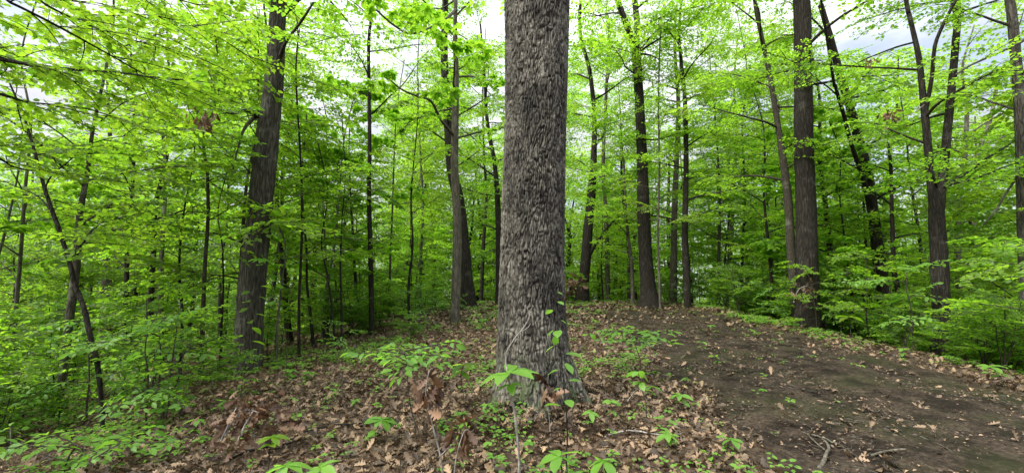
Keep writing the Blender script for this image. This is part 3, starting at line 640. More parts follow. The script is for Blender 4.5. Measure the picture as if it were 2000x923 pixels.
limb_tree('maple_tree', 'maple whose long dark limbs and yellow-green leaves reach in over the upper left corner',
  [(TX, TY, -1.2, .14), (TX, TY, 1, .12), (TX + .1, TY, 3, .10), (TX, TY + .1, 5, .07), (TX, TY, 7.5, .03)], M_BARK_DK, M_YEL,
  [('mid', 9, .75, (-60, 100, 3.6, .022), (0, 116, 3.7, .018), (120, 134, 4.0, .014), (230, 142, 4.3, .010), (350, 157, 4.6, .005)),
   ('mid', 8, .75, (-40, -20, 3.8, .02), (20, 5, 3.9, .014), (110, 50, 4.1, .011), (210, 105, 4.5, .009), (300, 155, 4.9, .006), (370, 190, 5.2, .004)),
   ('mid', 8, .75, (-20, -60, 4.0, .02), (90, 10, 4.3, .012), (200, 60, 4.6, .010), (300, 90, 5.0, .007), (390, 110, 5.4, .005)),
   ('mid', 7, .8, (60, -90, 4.4, .02), (130, 5, 4.6, .012), (190, 30, 4.9, .010), (310, 32, 5.2, .007), (420, 70, 5.8, .005), (500, 120, 6.2, .004)),
   ('mid', 7, .7, (-60, 180, 4.0, .016), (60, 200, 4.4, .010), (180, 215, 5.0, .008), (300, 260, 5.6, .005)),
   ('mid', 6, .8, (160, -120, 5.2, .02), (300, -20, 5.6, .011), (420, 20, 6.0, .008), (520, 60, 6.4, .005)),
   ('mid', 6, .7, (-60, 300, 4.4, .014), (40, 330, 4.9, .009), (150, 345, 5.6, .006), (250, 380, 6.2, .004))],
  LEAF_MAPLE, 31, .88)

# ------------------------------------------------------------------ understory copies
def proto_tree(seed, H, nl, Ll, kind, ns, size, bark, leaf, h0=.18, r=.045, tpl=LEAF_MID, name='understory_tree', stems=1, twigs=1):
    rng = np.random.default_rng(seed); root = empty(name, (0, 0, 0)); mb = MB(); cr = Crown()
    for st in range(stems):
        hh = H * (1 if st == 0 else rng.uniform(.6, .9)); a = rng.uniform(0, 6.3)
        pts = [(0, 0, -.2, r * 1.3)]; x = y = 0; 
        sl = 0 if stems == 1 else .22
        for i in range(1, 7):
            x += rng.normal(0, .035) * H / 6 * 1.4 + sl * math.cos(a) * hh / 6; y += rng.normal(0, .035) * H / 6 * 1.4 + sl * math.sin(a) * hh / 6
            pts.append((x, y, hh * i / 6, r * (1 - .85 * i / 6) + .004))
        s = smooth_path(pts, 5); tube(mb, s[:, :3], s[:, 3], 8, lump=.04, rng=rng)
        for i in range(nl):
            f = (i + rng.uniform(0, 1)) / nl; zz = hh * (h0 + (.98 - h0) * f); j = int(np.argmin(np.abs(s[:, 2] - zz)))
            l = Ll * (1 - .6 * abs(f - .25)) * rng.uniform(.55, 1.2); lp = limb_path(s[j, :3], i * 2.4 + rng.normal(0, .5), R(rng.uniform(5, 40)), l, rng)
            tube(mb, lp, np.linspace(min(s[j, 3] * .6, .02), .004, len(lp)), 4)
            dress_limb(cr, lp, rng, kind, ns, size, twigs=twigs)
    cr.bark(mb); t = mb.obj('trunk' if H > 2.5 else 'stem', bark, root)
    cr.bake(rng, tpl).obj('crown' if H > 2.5 else 'foliage', leaf, root); return root
def copy_thing(o):
    c = o.copy(); col.objects.link(c)
    for ch in o.children:
        d = ch.copy(); col.objects.link(d); d.parent = c
    return c
protos = {
 'a': proto_tree(101, 6.5, 19, 2.0, 'fine', 8, 1.1, M_BARK_TH, M_LEAF),
 'b': proto_tree(102, 8.0, 22, 2.3, 'mid', 8, 1.1, M_BARK_TH, M_YEL),
 'c': proto_tree(103, 5.0, 16, 1.6, 'mid', 6, 1.0, M_BARK_DK, M_LEAF),
 'd': proto_tree(104, 10., 22, 2.6, 'mid', 6, 1.15, M_BARK, M_LEAF, h0=.25, r=.07),
 'e': proto_tree(105, 7.0, 16, 2.1, 'whorl', 4, .9, M_BARK_GR, M_LEAF),
 'f': proto_tree(106, 16., 30, 3.6, 'mid', 10, 1.5, M_BARK_DK, M_LEAF, h0=.38, r=.16, name='canopy_tree'),
 'g': proto_tree(107, 19., 32, 4.2, 'mid', 10, 1.6, M_BARK, M_YEL, h0=.40, r=.20, name='canopy_tree'),
 's': proto_tree(108, 2.2, 7, .9, 'mid', 3, .6, M_BARK_TH, M_LEAF, name='sapling', r=.014),
 't': proto_tree(109, 1.5, 5, .7, 'fine', 3, .55, M_BARK_TH, M_DARK, name='shrub', stems=3, r=.010),
 'u': proto_tree(110, 1.8, 5, .8, 'coarse', 3, .6, M_BARK_TH, M_SEED, name='sapling', r=.012, tpl=LEAF_OV),
}
LOOK = {'a': 'fine-leaved understory tree', 'b': 'yellow-green understory tree', 'c': 'small dark-stemmed tree', 'd': 'taller broad understory tree',
        'e': 'grey-stemmed whorl-leaved tree', 'f': 'tall dark-trunked canopy tree', 'g': 'tall yellow-green canopy tree', 's': 'waist-high leafy sapling', 't': 'low many-stemmed shrub', 'u': 'broad-leaved young sapling'}
CATS = {'s': 'sapling', 't': 'shrub', 'u': 'sapling'}
GROUPS = {'f': 'canopy trees behind the clearing', 'g': 'canopy trees behind the clearing', 's': 'saplings on the slopes', 'u': 'saplings on the slopes', 't': 'low shrubs on the slopes'}
used = {k: 0 for k in protos}; placed = []
rngp = np.random.default_rng(77)
def place(k, x, y, s=1., rz=None, tilt=.05):
    o = protos[k] if used[k] == 0 else copy_thing(protos[k]); used[k] += 1
    o.location = (x, y, g1(x, y) - .02); o.scale = (s, s, s * rngp.uniform(.92, 1.08)); o.rotation_euler = (rngp.normal(0, tilt), rngp.normal(0, tilt), rngp.uniform(0, 6.28) if rz is None else rz)
    placed.append((k, o, x, y)); return o
GUARD = [(488, 8.7, 75), (520, 8.7, 60), (725, 12, 35), (890, 12.4, 45), (910, 17.5, 40), (1140, 20, 40), (1262, 17.5, 50), (1575, 12, 75), (1545, 12.8, 50), (1725, 13, 60), (1690, 13, 50), (1835, 9.6, 80), (1870, 9.6, 50), (1810, 9.6, 50), (1995, 9, 50), (300, 13.5, 60), (160, 7.2, 60), (395, 9, 40)]
def scatter(keys, n, region, mind, scale=(.8, 1.2), tries=4000):
    pts = []; c = 0
    while len(pts) < n and c < tries:
        c += 1; x, y = region(rngp)
        if any((x - a) ** 2 + (y - b) ** 2 < mind * mind for a, b in pts): continue
        q0 = to_px((x, y, 1.5))[0]
        if (y < 5.9 and abs(q0 - 180) < 130) or (y < 9.6 and abs(q0 - 1836) < 55) or (y < 9.2 and abs(q0 - 480) < 130 and y > 4): continue
        if mind > 1.5:
            q = to_px((x, y, 1.5))[0]
            if any(y < Yl + .8 and abs(q - gx) < w * (1 + 3 / y) for gx, Yl, w in GUARD): continue
        pts.append((x, y)); place(keys[rngp.integers(len(keys))], x, y, rngp.uniform(*scale))
def reg_poly(f):
    def g(r):
        while True:
            u = r.uniform(-1.3, 1.3); y = r.uniform(5, 40); x = u * y
            if f(x, y, u): return x, y
    return g
# left slope understory
scatter(['a', 'b', 'c', 'e', 'd'], 15, reg_poly(lambda x, y, u: x < -4.2 - .02 * y and y > 6.5 and y < 24 and u < -.25), 1.9)
# centre back
scatter(['a', 'b', 'c', 'e'], 17, reg_poly(lambda x, y, u: -.35 < u < .42 and 21 < y < 36), 2.2)
scatter(['a', 'c', 'e'], 3, reg_poly(lambda x, y, u: -.45 < u < -.12 and 12 < y < 21 and x < -2.6), 2.0, (.6, .9))
# right slope
scatter(['a', 'b', 'c', 'e', 'd'], 26, reg_poly(lambda x, y, u: x > 9.0 and y > 7 and y < 26 and u > .3), 1.9)
# thicket along the right bank
scatter(['t', 's', 't', 's', 'u'], 34, reg_poly(lambda x, y, u: 8.3 < x < 12 and 7 < y < 18 and u > .45), .7, (.8, 1.2))
scatter(['s', 'u', 's'], 12, reg_poly(lambda x, y, u: -9 < x < -4 and 5.2 < y < 9 and u < -.75), .7, (.6, 1.0))
scatter(['s', 't'], 12, reg_poly(lambda x, y, u: -9 < x < -3.2 and 10 < y < 19 and u > -.6), 1.1, (.7, 1.1))
# canopy
scatter(['f', 'g'], 31, reg_poly(lambda x, y, u: y > 25 and y < 40 or (x > 17 and y > 20)), 4.2, (.85, 1.15))
# shrubs and saplings
scatter(['s', 't', 'u', 't'], 26, reg_poly(lambda x, y, u: x < -4.0 and y < 14), .8, (.6, 1.1))
scatter(['s', 't', 'u', 't'], 36, reg_poly(lambda x, y, u: 8.0 < x < 13 and 6 < y < 20), .8, (.7, 1.2))
scatter(['t', 's'], 12, reg_poly(lambda x, y, u: -6 < x < 8 and 19 < y < 26), 1.1, (.6, 1.0))
scatter(['t', 's', 'u'], 9, reg_poly(lambda x, y, u: -4.5 < x < -1.8 and 8.5 < y < 17), 1.2, (.4, .7))

LM = [(160, 'the thin bending stem'), (490, 'the leaning thick trunk'), (722, 'the straight slim trunk'), (893, 'the slim grey trunk'), (1045, 'the big oak'), (1262, 'the trail-end forked trunk'),
      (1340, 'the mottled trunk'), (1575, 'the thick bank trunk'), (1715, 'the dark leaning trunk'), (1836, 'the V-shaped tree')]
ORD = ['nearest', 'second', 'third', 'fourth', 'fifth', 'sixth', 'seventh', 'eighth', 'ninth', 'tenth', 'eleventh', 'twelfth', 'thirteenth', 'fourteenth', 'fifteenth', 'sixteenth', 'seventeenth', 'eighteenth']
buckets = {}
for k, o, x, y in placed:
    px = to_px((x, y, g1(x, y) + 1))[0]; j = min(range(len(LM)), key=lambda q: abs(LM[q][0] - px))
    band = 'near' if y < 10 else ('mid' if y < 20 else 'far')
    buckets.setdefault((k, j, px < LM[j][0], band), []).append((abs(px - LM[j][0]), o))
for (k, j, left, band), lst in buckets.items():
    lst.sort(key=lambda q: q[0])
    for i, (_, o) in enumerate(lst):
        where = {'near': 'close by', 'mid': 'midway back', 'far': 'far back'}[band]
        s_ = f"{LOOK[k]}, {ORD[min(i, 17)]} {where} to the {'left' if left else 'right'} of {LM[j][1]}"
        tag(o, s_, CATS.get(k, 'tree'), GROUPS.get(k, 'understory trees on the slopes'))
for k in protos:
    if used[k] == 0:
        for ch in list(protos[k].children): bpy.data.objects.remove(ch)
        bpy.data.objects.remove(protos[k])

# ------------------------------------------------------------------ far woods (uncountable mass beyond the ridge)
def far_woods():
    rng = np.random.default_rng(5); lv = MB(); tr = MB()
    for i in range(300):
        a = rng.uniform(-1.15, 1.15); d = rng.uniform(36, 85); x = math.sin(a) * d * 1.1; y = math.cos(a) * d
        z = g1(x, y); H = rng.uniform(11, 19); w = rng.uniform(2.6, 4.5)
        tube(tr, [(x, y, z - .3), (x + rng.normal(0, .3), y, z + H * .5), (x + rng.normal(0, .5), y, z + H * .9)], [.22, .15, .04], 5)
        n = 2600; nb = 40
        c = np.stack([rng.normal(0, w * .5, nb), rng.normal(0, w * .5, nb), H * rng.uniform(.05, 1.0, nb)], 1); 
        idx = rng.integers(0, nb, n); p = c[idx] + rng.normal(0, 1, (n, 3)) * np.array([1.0, 1.0, .38]) + np.array([x, y, z])
        D = rng.normal(0, 1, (n, 3)) * [1, 1, .35]; Nn = rng.normal(0, .45, (n, 3)) + [0, 0, 1]
        put_leaves(lv, LEAF_FAR, p, D, Nn, rng.uniform(.22, .42, n), np.clip(rng.normal(.5, .2, n) + rng.normal(0, .15), 0, 1))
    o = lv.obj('far_woods', M_YEL, smooth=False); tag(o, 'distant green woods closing the view beyond the ridge', 'woods', kind='stuff')
    tr.obj('far_trunk_mass', M_BARK_DK, o); 
    for ch in o.children: ch['kind'] = 'stuff'
far_woods()

# ------------------------------------------------------------------ leaf litter
def litter():
    rng = np.random.default_rng(9)
    def batch(y0, y1, dens, tpls, smin, smax, mb):
        n = int((y1 - y0) * 1.0 * 34 * dens); x = rng.uniform(-16, 18, n); y = rng.uniform(y0, y1, n)
        keep = (np.abs(x) < 1.35 * y + 1.0); x, y = x[keep], y[keep]
        pm = path_mask(x, y); cl = noise(x * .8, y * .8, 71) * .7 + noise(x * 2.6, y * 2.6, 72) * .5
        pr = (1 - pm) * np.clip(cl * 1.8, .6, 1) + .6 * ((pm > .03) & (pm < .85)) * (x < 4.5) + pm * (.07 + .22 * np.clip(noise(x * 1.4, y * .9, 73) - .62, 0, 1) * 4)
        pr = pr * np.where(x < -5, .5, 1) 
        pr = np.where((x > 6.6) & (x < 8.6), np.maximum(pr, .85 * (1 - pm)), pr)
        k = rng.uniform(0, 1, len(x)) < pr; x, y = x[k], y[k]; n = len(x)
        z = ground(x, y) + rng.uniform(.004, .035, n) * np.where(path_mask(x, y) > .5, .4, 1); rh = np.hypot(x - .28, y - 4.95); z = z + rng.uniform(0, .10, n) * (rh < .95) * (rh > .38)
        az = rng.uniform(0, 6.28, n); D = np.stack([np.cos(az), np.sin(az), rng.normal(0, .28, n)], 1)
        N_ = np.stack([rng.normal(0, .42, n), rng.normal(0, .42, n), np.ones(n)], 1); N_[rng.uniform(0, 1, n) < .3] *= -1
        S = rng.uniform(smin, smax, n); tint = np.clip(rng.beta(1.2, 2.2, n) , 0, 1); which = rng.integers(0, len(tpls), n)
        for i, t in enumerate(tpls):
            m_ = which == i; put_leaves(mb, t, np.stack([x, y, z], 1)[m_], D[m_], N_[m_], S[m_], tint[m_])
    mb = MB(); batch(2.2, 6.5, 420, LEAF_OAK, .04, .115, mb); batch(6.5, 12, 230, LEAF_OAK, .05, .12, mb)
    batch(12, 27, 110, LEAF_LOWOAK, .08, .17, mb)
    n = 42000; x = rng.uniform(-5, 9.5, n); y = 2.3 + rng.uniform(0, 1, n) ** 1.4 * 14; k = rng.uniform(0, 1, n) < np.clip(noise(x * 1.1, y * 1.1, 91) * 1.4 - .15, .1, 1); x, y = x[k], y[k]; n = len(x)
    az = rng.uniform(0, 6.28, n); put_leaves(mb, LEAF_LOWOAK[0], np.stack([x, y, ground(x, y) + .016 + .012 * (noise(x * 13, y * 13, 22) - .5)], 1), np.stack([np.cos(az), np.sin(az), rng.normal(0, .25, n)], 1), np.stack([rng.normal(0, .4, n), rng.normal(0, .4, n), np.ones(n)], 1), rng.uniform(.012, .042, n), rng.beta(1.1, 2.6, n))
    tag(mb.obj('leaf_litter', M_DEAD), 'fallen brown oak leaves covering the forest floor', 'leaf litter', kind='stuff')
    # bits of bark, stalk and twig worn into the trail
    mb = MB(); n = 9000; x = rng.uniform(-4, 9, n); y = 2.4 + rng.uniform(0, 1, n) ** 1.5 * 12; z = ground(x, y)
    for i in range(n):
        a = rng.uniform(0, 6.28); l = rng.uniform(.02, .09) * (1 if rng.uniform() < .94 else 3.4); dx, dy = math.cos(a) * l, math.sin(a) * l
        q = [(x[i], y[i], z[i] + .006), (x[i] + dx * .5 + rng.normal(0, .006), y[i] + dy * .5, z[i] + .014), (x[i] + dx, y[i] + dy, z[i] + .006)]
        tube(mb, q, rng.uniform(.0012, .004), 3, rng.uniform(0, 1), cap=False)
    tag(mb.obj('twig_debris', M_BARK_GR), 'small broken twigs and bark bits scattered over the soil', 'forest debris', kind='stuff')
    # ground cover seedlings
    mb = MB(); Ps = []; n = 26000; x = rng.uniform(-12, 14, n * 4); y = 2.3 + rng.uniform(0, 1, n * 4) ** 1.2 * 22
    cl = noise(x * .7, y * .7, 81) * .6 + noise(x * 2.1, y * 2.1, 82) * .6; pm = path_mask(x, y)
    pr = np.clip((cl - .66) * 3, 0.035, 1) * (1 - .95 * pm) * np.where(x > 6.6, 1.4, .75)
    k = (rng.uniform(0, 1, len(x)) < pr) & (np.abs(x) < 1.35 * y + 1); x, y = x[k][:n], y[k][:n]
    Pp, D, N_, S, T_ = [], [], [], [], []
    for xx, yy in zip(x, y):
        z = g1(xx, yy); h = rng.uniform(.03, .13); m_ = rng.integers(3, 7); a0 = rng.uniform(0, 6.28); s = rng.uniform(.022, .06) * (1 + .02 * yy); t = rng.uniform(.2, .9)
        for q in range(m_):
            a = a0 + q * 6.28 / m_ + rng.normal(0, .2); rr = rng.uniform(0, .025)
            Pp.append((xx + math.cos(a) * rr, yy + math.sin(a) * rr, z + h + rng.normal(0, .012))); D.append((math.cos(a), math.sin(a), rng.uniform(-.3, .25))); N_.append((rng.normal(0, .2), rng.normal(0, .2), 1)); S.append(s * rng.uniform(.7, 1.2)); T_.append(t)
    put_leaves(mb, LEAF_MID, np.array(Pp), np.array(D), np.array(N_), np.array(S), np.array(T_))
    tag(mb.obj('ground_cover', M_SEED), 'scattered small green seedlings growing through the leaves', 'ground cover', kind='stuff')
litter()

# ------------------------------------------------------------------ foreground plants
def plant(name, label, cat, stems, leaves, bark=M_BARK_TH, leaf=M_SEED, seed=0, tpl=LEAF_OV, extra=None, group=None):
    """stems: list of [(px,py,Y,r)...]; leaves: ('whorl', stem, t, n, size, droop) / ('alt', stem, t0, t1, n, size) / ('spray', px, py, Y, n, kind, size)"""
    rng = np.random.default_rng(seed + 500)
    S = [smooth_path([[*P(a, b, c), r] for a, b, c, r in st], 6) for st in stems]
    b0 = S[0][0]; gz = g1(b0[0], b0[1])
    if b0[2] > gz: S[0] = np.vstack([[b0[0], b0[1], gz - .02, b0[3]], S[0]])
    root = empty(name, (b0[0], b0[1], gz)); tag(root, label, cat, group)
    mb = MB()
    for s in S: tube(mb, s[:, :3], s[:, 3], 7, lump=.10, rng=rng)
    lf = MB(); cr = Crown()
    def at(s, t):
        f = min(t * (len(s) - 1), len(s) - 1.001); i = int(f); return s[i, :3] + (s[i + 1, :3] - s[i, :3]) * (f - i)
    Pp, D, Nn, Sz = [], [], [], []
    for L_ in leaves:
        if L_[0] == 'whorl':
            _, si, t, n_, sz, dr = L_; p = at(S[si], t); a0 = rng.uniform(0, 6.3)
            for i in range(n_):
                a = a0 + i * 6.283 / n_ + rng.normal(0, .15); Pp.append(p); D.append((math.cos(a), math.sin(a), -dr + rng.normal(.15, .18))); Nn.append((rng.normal(0, .2), rng.normal(0, .2), 1)); Sz.append(sz * rng.uniform(.7, 1.15))
        elif L_[0] == 'alt':
            _, si, t0, t1, n_, sz = L_
            for i in range(n_):
                p = at(S[si], t0 + (t1 - t0) * i / max(1, n_ - 1)); a = rng.uniform(0, 6.3) if i % 2 == 0 else a + math.pi + rng.normal(0, .4)
                st = .35 * sz; d = np.array([math.cos(a), math.sin(a), .15]); tube(mb, [p, p + d * st], .0016, 3, cap=False)
                Pp.append(p + d * st); D.append((math.cos(a), math.sin(a), rng.normal(-.2, .25))); Nn.append((rng.normal(0, .3), rng.normal(0, .3), 1)); Sz.append(sz * rng.uniform(.6, 1.15))
        else:
            _, si, t, n_, kind, sz = L_
            for i in range(n_): cr.spray(SPR[kind][rng.integers(len(SPR[kind]))], at(S[si], t * rng.uniform(.85, 1)), i * 2.4 + rng.uniform(-.3, .3), rng.normal(.1, .1), rng.normal(0, .1), sz, twigs=2)
    if Pp: put_leaves(lf, tpl, np.array(Pp), np.array(D, float), np.array(Nn, float), np.array(Sz), np.clip(rng.normal(.5, .2, len(Pp)), 0, 1))
    if cr.P:
        put_leaves(lf, tpl, np.concatenate(cr.P), np.concatenate(cr.D), np.concatenate(cr.N), np.concatenate(cr.S), np.clip(rng.normal(.5, .2, sum(map(len, cr.P))), 0, 1)); cr.bark(mb)
    mb.obj('stem', bark, root); lf.obj('foliage', leaf, root)
    if extra:
        for nm, mat, m2 in extra(): m2.obj(nm, mat, root)
    return root
def dead_twig():
    m2 = MB(); q = smooth_path([[*P(a, b, c), r] for a, b, c, r in [(994, 745, 3.02, .006), (988, 695, 3.05, .0055), (1004, 662, 3.05, .005), (1022, 640, 3.08, .0045), (1034, 618, 3.1, .004), (1029, 600, 3.1, .003)]], 5)
    tube(m2, q[:, :3], q[:, 3], 7, lump=.12, rng=np.random.default_rng(2))
    q = smooth_path([[*P(a, b, c), r] for a, b, c, r in [(1016, 648, 3.07, .0035), (1030, 640, 3.07, .003), (1036, 632, 3.07, .002)]], 4); tube(m2, q[:, :3], q[:, 3], 5)
    return [('dead_twig', M_WOODG, m2)]
plant('seedling', 'knobbly pale stem with a whorl of long bright leaves in front of the big oak', 'seedling',
      [[(1013, 965, 3.0, .010), (1014, 900, 3.0, .009), (1010, 850, 3.0, .009), (1004, 800, 3.0, .008), (998, 760, 3.0, .006), (992, 728, 3.0, .005)]],
      [('whorl', 0, 1, 6, .22, .08), ('whorl', 0, .86, 4, .13, .3)], bark=M_WOODG, seed=1, extra=dead_twig)
plant('seedling', 'thin upright stem with small heart-shaped leaves against the right half of the big oak', 'seedling',
      [[(1112, 960, 3.1, .006), (1106, 900, 3.1, .0055), (1108, 850, 3.12, .005), (1104, 780, 3.15, .004), (1096, 700, 3.2, .0035), (1088, 630, 3.2, .0025), (1082, 572, 3.2, .0015)]],
      [('alt', 0, .48, .8, 10, .11), ('alt', 0, .8, 1, 5, .08)], bark=M_BARK_DK, seed=2, tpl=LEAF_WIDE)
plant('seedling', 'leafy hickory seedling with rows of bright leaflets left of the big oak', 'seedling',
      [[(812, 835, 3.9, .006), (800, 780, 3.9, .005), (795, 720, 3.9, .004), (790, 685, 3.9, .003)]],
      [('spray', 0, 1, 6, 'coarse', .44), ('spray', 0, .8, 3, 'coarse', .34)], seed=3)
plant('seedling', 'low plant with broad leaves hugging the soil right of the big oak foot', 'seedling',
      [[(1262, 790, 4.6, .005), (1252, 750, 4.6, .004), (1246, 725, 4.6, .003)]], [('whorl', 0, 1, 4, .14, .5), ('whorl', 0, .6, 3, .11, .5)], seed=4, tpl=LEAF_WIDE)
plant('seedling', 'spreading bright seedling between the big oak and the trail', 'seedling',
      [[(1250, 700, 6.4, .006), (1240, 670, 6.4, .004), (1232, 645, 6.4, .003)]], [('spray', 0, 1, 6, 'coarse', .6), ('spray', 0, .7, 3, 'coarse', .5)], seed=5)
plant('seedling', 'big-leaved plant at the bottom edge left of the middle', 'seedling',
      [[(565, 975, 2.75, .006), (562, 930, 2.75, .005), (560, 908, 2.75, .004)], [(562, 935, 2.75, .004), (600, 920, 2.7, .003), (625, 912, 2.7, .003)]], [('whorl', 0, 1, 6, .17, .2), ('whorl', 1, 1, 5, .14, .2)], seed=6)
plant('seedling', 'broad-leaved plant at the bottom edge just right of the knobbly stem', 'seedling',
      [[(1100, 975, 2.8, .006), (1098, 925, 2.8, .005), (1092, 890, 2.8, .004)]], [('whorl', 0, 1, 5, .13, .35)], seed=7, tpl=LEAF_WIDE)
plant('seedling', 'outer of two broad-leaved plants at the bottom edge right of the knobbly stem', 'seedling',
      [[(1186, 975, 2.8, .006), (1184, 925, 2.8, .005), (1178, 898, 2.8, .004)]], [('whorl', 0, 1, 5, .12, .35)], seed=8, tpl=LEAF_WIDE)
plant('seedling', 'small bright toothed-leaved plant beside the brown leaf heap at lower left', 'seedling',
      [[(525, 900, 3.3, .005), (528, 870, 3.3, .004), (530, 852, 3.3, .003)]], [('whorl', 0, 1, 6, .12, .3), ('whorl', 0, .6, 3, .10, .3)], seed=9, leaf=M_LEAF)
plant('seedling', 'single bright yellow-green seedling at the far edge of the trail on the right', 'seedling',
      [[(1662, 655, 10, .008), (1660, 630, 10, .006), (1658, 618, 10, .004)]], [('whorl', 0, 1, 6, .30, .3)], seed=10, leaf=M_YEL)
plant('seedling', 'spreading big-leaved plant in the lower left corner', 'seedling',
      [[(120, 930, 4.2, .008), (135, 890, 4.2, .006), (150, 868, 4.2, .004)], [(130, 900, 4.2, .005), (60, 880, 4.2, .004), (20, 868, 4.2, .003)], [(140, 885, 4.2, .004), (210, 868, 4.1, .003), (235, 866, 4.1, .002)]],
      [('spray', 0, 1, 4, 'coarse', .55), ('spray', 1, 1, 3, 'coarse', .5), ('spray', 2, 1, 3, 'coarse', .4)], seed=11)
plant('sprout', 'leafy sprout climbing in front of the foot of the leaning thick trunk', 'sprout',
      [[(470, 740, 8.1, .008), (478, 700, 8.1, .006), (484, 650, 8.1, .005), (492, 600, 8.15, .004), (500, 560, 8.2, .003)]], [('alt', 0, .15, 1, 14, .24)], seed=12, leaf=M_LEAF)
plant('sprout', 'small spray of leaves half way up the right side of the leaning thick trunk', 'sprout',
      [[(560, 700, 8.0, .006), (548, 620, 8.0, .005), (528, 550, 8.1, .004), (512, 505, 8.1, .003)]], [('whorl', 0, 1, 6, .24, .35), ('alt', 0, .5, .9, 4, .2)], seed=13, leaf=M_SEED)
plant('seedling', 'dark-leaved plant tucked against the left foot of the big oak', 'seedling',
      [[(905, 770, 4.7, .005), (900, 735, 4.7, .004), (905, 712, 4.7, .003)]], [('whorl', 0, 1, 5, .18, .2), ('whorl', 0, .7, 4, .14, .2)], seed=14, leaf=M_DARK)
SM = [(690, 800, 4.2), (735, 870, 3.5), (560, 740, 7.0), (600, 745, 6.4), (430, 810, 5.2), (650, 700, 8), (960, 850, 3.7), (905, 880, 3.4), (1140, 850, 3.7), (1200, 830, 3.9), (1330, 800, 4.4), (1400, 720, 6.5), (1190, 700, 6.8), (1480, 660, 9.5), (1390, 660, 9), (1420, 890, 3.4), (1310, 880, 3.4), (1270, 780, 4.6), (1160, 640, 12), (940, 640, 12), (840, 700, 7.4), (1760, 700, 8.4), (1850, 720, 7.4), (1950, 760, 6.2), (380, 870, 4.3), (300, 850, 5.0), (1370, 690, 7.7), (1225, 665, 9)]
PLACE_W = ['above the brown leaf heap', 'between the leaf heap and the hanging dead leaves', 'below the leaning thick trunk', 'right of the leaning trunk foot', 'left of the brown leaf heap', 'beneath the straight slim trunk', 'just left of the knobbly stem', 'beside the hanging dead leaves at the bottom', 'right of the thin upright stem', 'in the litter right of the big oak foot',
 'at the litter edge of the trail', 'in the middle of the trail halfway along', 'behind the big oak on its right', 'on the trail far off', 'at the far left side of the trail', 'in the litter at the bottom right of the middle', 'in the litter between oak and trail at the bottom', 'beside the broad-leaved plant by the oak', 'at the trail head behind the oak', 'below the dark curved trunk', 'left of the oak in mid slope', 'under the leaning dark trunk across the trail', 'under the V-shaped tree', 'at the right edge beyond the trail', 'in front of the left thickets', 'under the bending stem', 'on the nearer trail crown', 'on the grassy start of the trail']
for i, (px, py, Yg) in enumerate(SM):
    g = G(px, py); Yq = max(g[1], 2.6); rr = np.random.default_rng(900 + i); h = rr.uniform(.10, .26) * (1 + .04 * Yq)
    hp = F * h / Yq; sz = rr.uniform(.07, .12) * (1 + .06 * Yq)
    plant('seedling', f"small green seedling {PLACE_W[i]}", 'seedling', [[(px, py + 2, Yq, .003), (px + rr.normal(0, 4), py - hp * .5, Yq, .0025), (px + rr.normal(0, 8), py - hp, Yq, .002)]],
          [('whorl', 0, 1, int(rr.integers(4, 7)), sz, .2), ('whorl', 0, .6, 3, sz * .7, .3)], seed=40 + i, tpl=[LEAF_OV, LEAF_WIDE][i % 2], group='small seedlings in the leaf litter')

# withered leaf things
def leafcluster(name, label, cat, stem, n, size, spread, seed, mat=M_DEADD, hang=1.0, t0=.6, extra_stems=(), below=True):
    rng = np.random.default_rng(seed + 1500); s = smooth_path([[*P(a, b, c), r] for a, b, c, r in stem], 6)
    root = empty(name, s[0, :3]); tag(root, label, cat); mb = MB(); tube(mb, s[:, :3], s[:, 3], 6, lump=.1, rng=rng)
    for e_ in extra_stems:
        q = smooth_path([[*P(a, b, c), r] for a, b, c, r in e_], 5); tube(mb, q[:, :3], q[:, 3], 5, lump=.1, rng=rng)
    mb.obj('stem', M_WOODG if mat is M_DEADD else M_BARK_TH, root)
    lf = MB()
    for i in range(n):
        f = (t0 + (1 - t0) * rng.uniform(0, 1)) * (len(s) - 1); k = min(int(f), len(s) - 2); p = s[k, :3] + (s[k + 1, :3] - s[k, :3]) * (f - k) + rng.normal(0, spread, 3)
        if p[2] < g1(p[0], p[1]) + .02: p[2] = g1(p[0], p[1]) + rng.uniform(.02, .12)
        d = np.array([rng.normal(0, .55), rng.normal(0, .55), -hang + rng.normal(0, .35)]); 
        put_leaves(lf, LEAF_OAK[rng.integers(6)], p[None], d[None], rng.normal(0, 1, (1, 3)), np.array([size * rng.uniform(.7, 1.2)]), np.array([np.clip(rng.normal(.5, .28), 0, 1)]))
    lf.obj('withered_foliage', mat, root); return root
leafcluster('dead_sapling', 'bare sapling hung with big withered brown oak leaves left of the big oak', 'dead sapling',
            [(868, 970, 3.1, .007), (862, 900, 3.1, .006), (845, 830, 3.1, .006), (832, 770, 3.1, .005), (838, 722, 3.1, .003)], 26, .125, .045, 1, hang=.9, t0=.62,
            extra_stems=[[(860, 890, 3.1, .004), (900, 850, 3.05, .003), (925, 830, 3.0, .002)]])
leafcluster('dead_sprig', 'short dry sprig with curled tan leaves at the bottom, left of the knobbly stem', 'dead sprig',
            [(885, 975, 2.9, .005), (890, 900, 2.9, .004), (905, 845, 2.9, .003), (915, 838, 2.9, .002)], 10, .15, .05, 2, mat=M_DEADD, t0=.5)
leafcluster('dead_sprig', 'dry sprig with upright curled orange-brown leaves at the foot of the big oak', 'dead sprig',
            [(1075, 850, 4.0, .004), (1072, 810, 4.0, .003), (1065, 780, 4.0, .002)], 12, .16, .08, 3, mat=M_DEADD, hang=-.6, t0=.2)
leafcluster('dead_leaf_cluster', 'dark withered leaf bunch hanging from a twig left of the leaning thick trunk', 'leaf cluster',
            [(470, 222, 7.4, .008), (440, 215, 7.2, .006), (420, 212, 7.0, .005), (402, 225, 6.9, .004), (400, 245, 6.9, .003)], 46, .12, .085, 4, t0=.7)
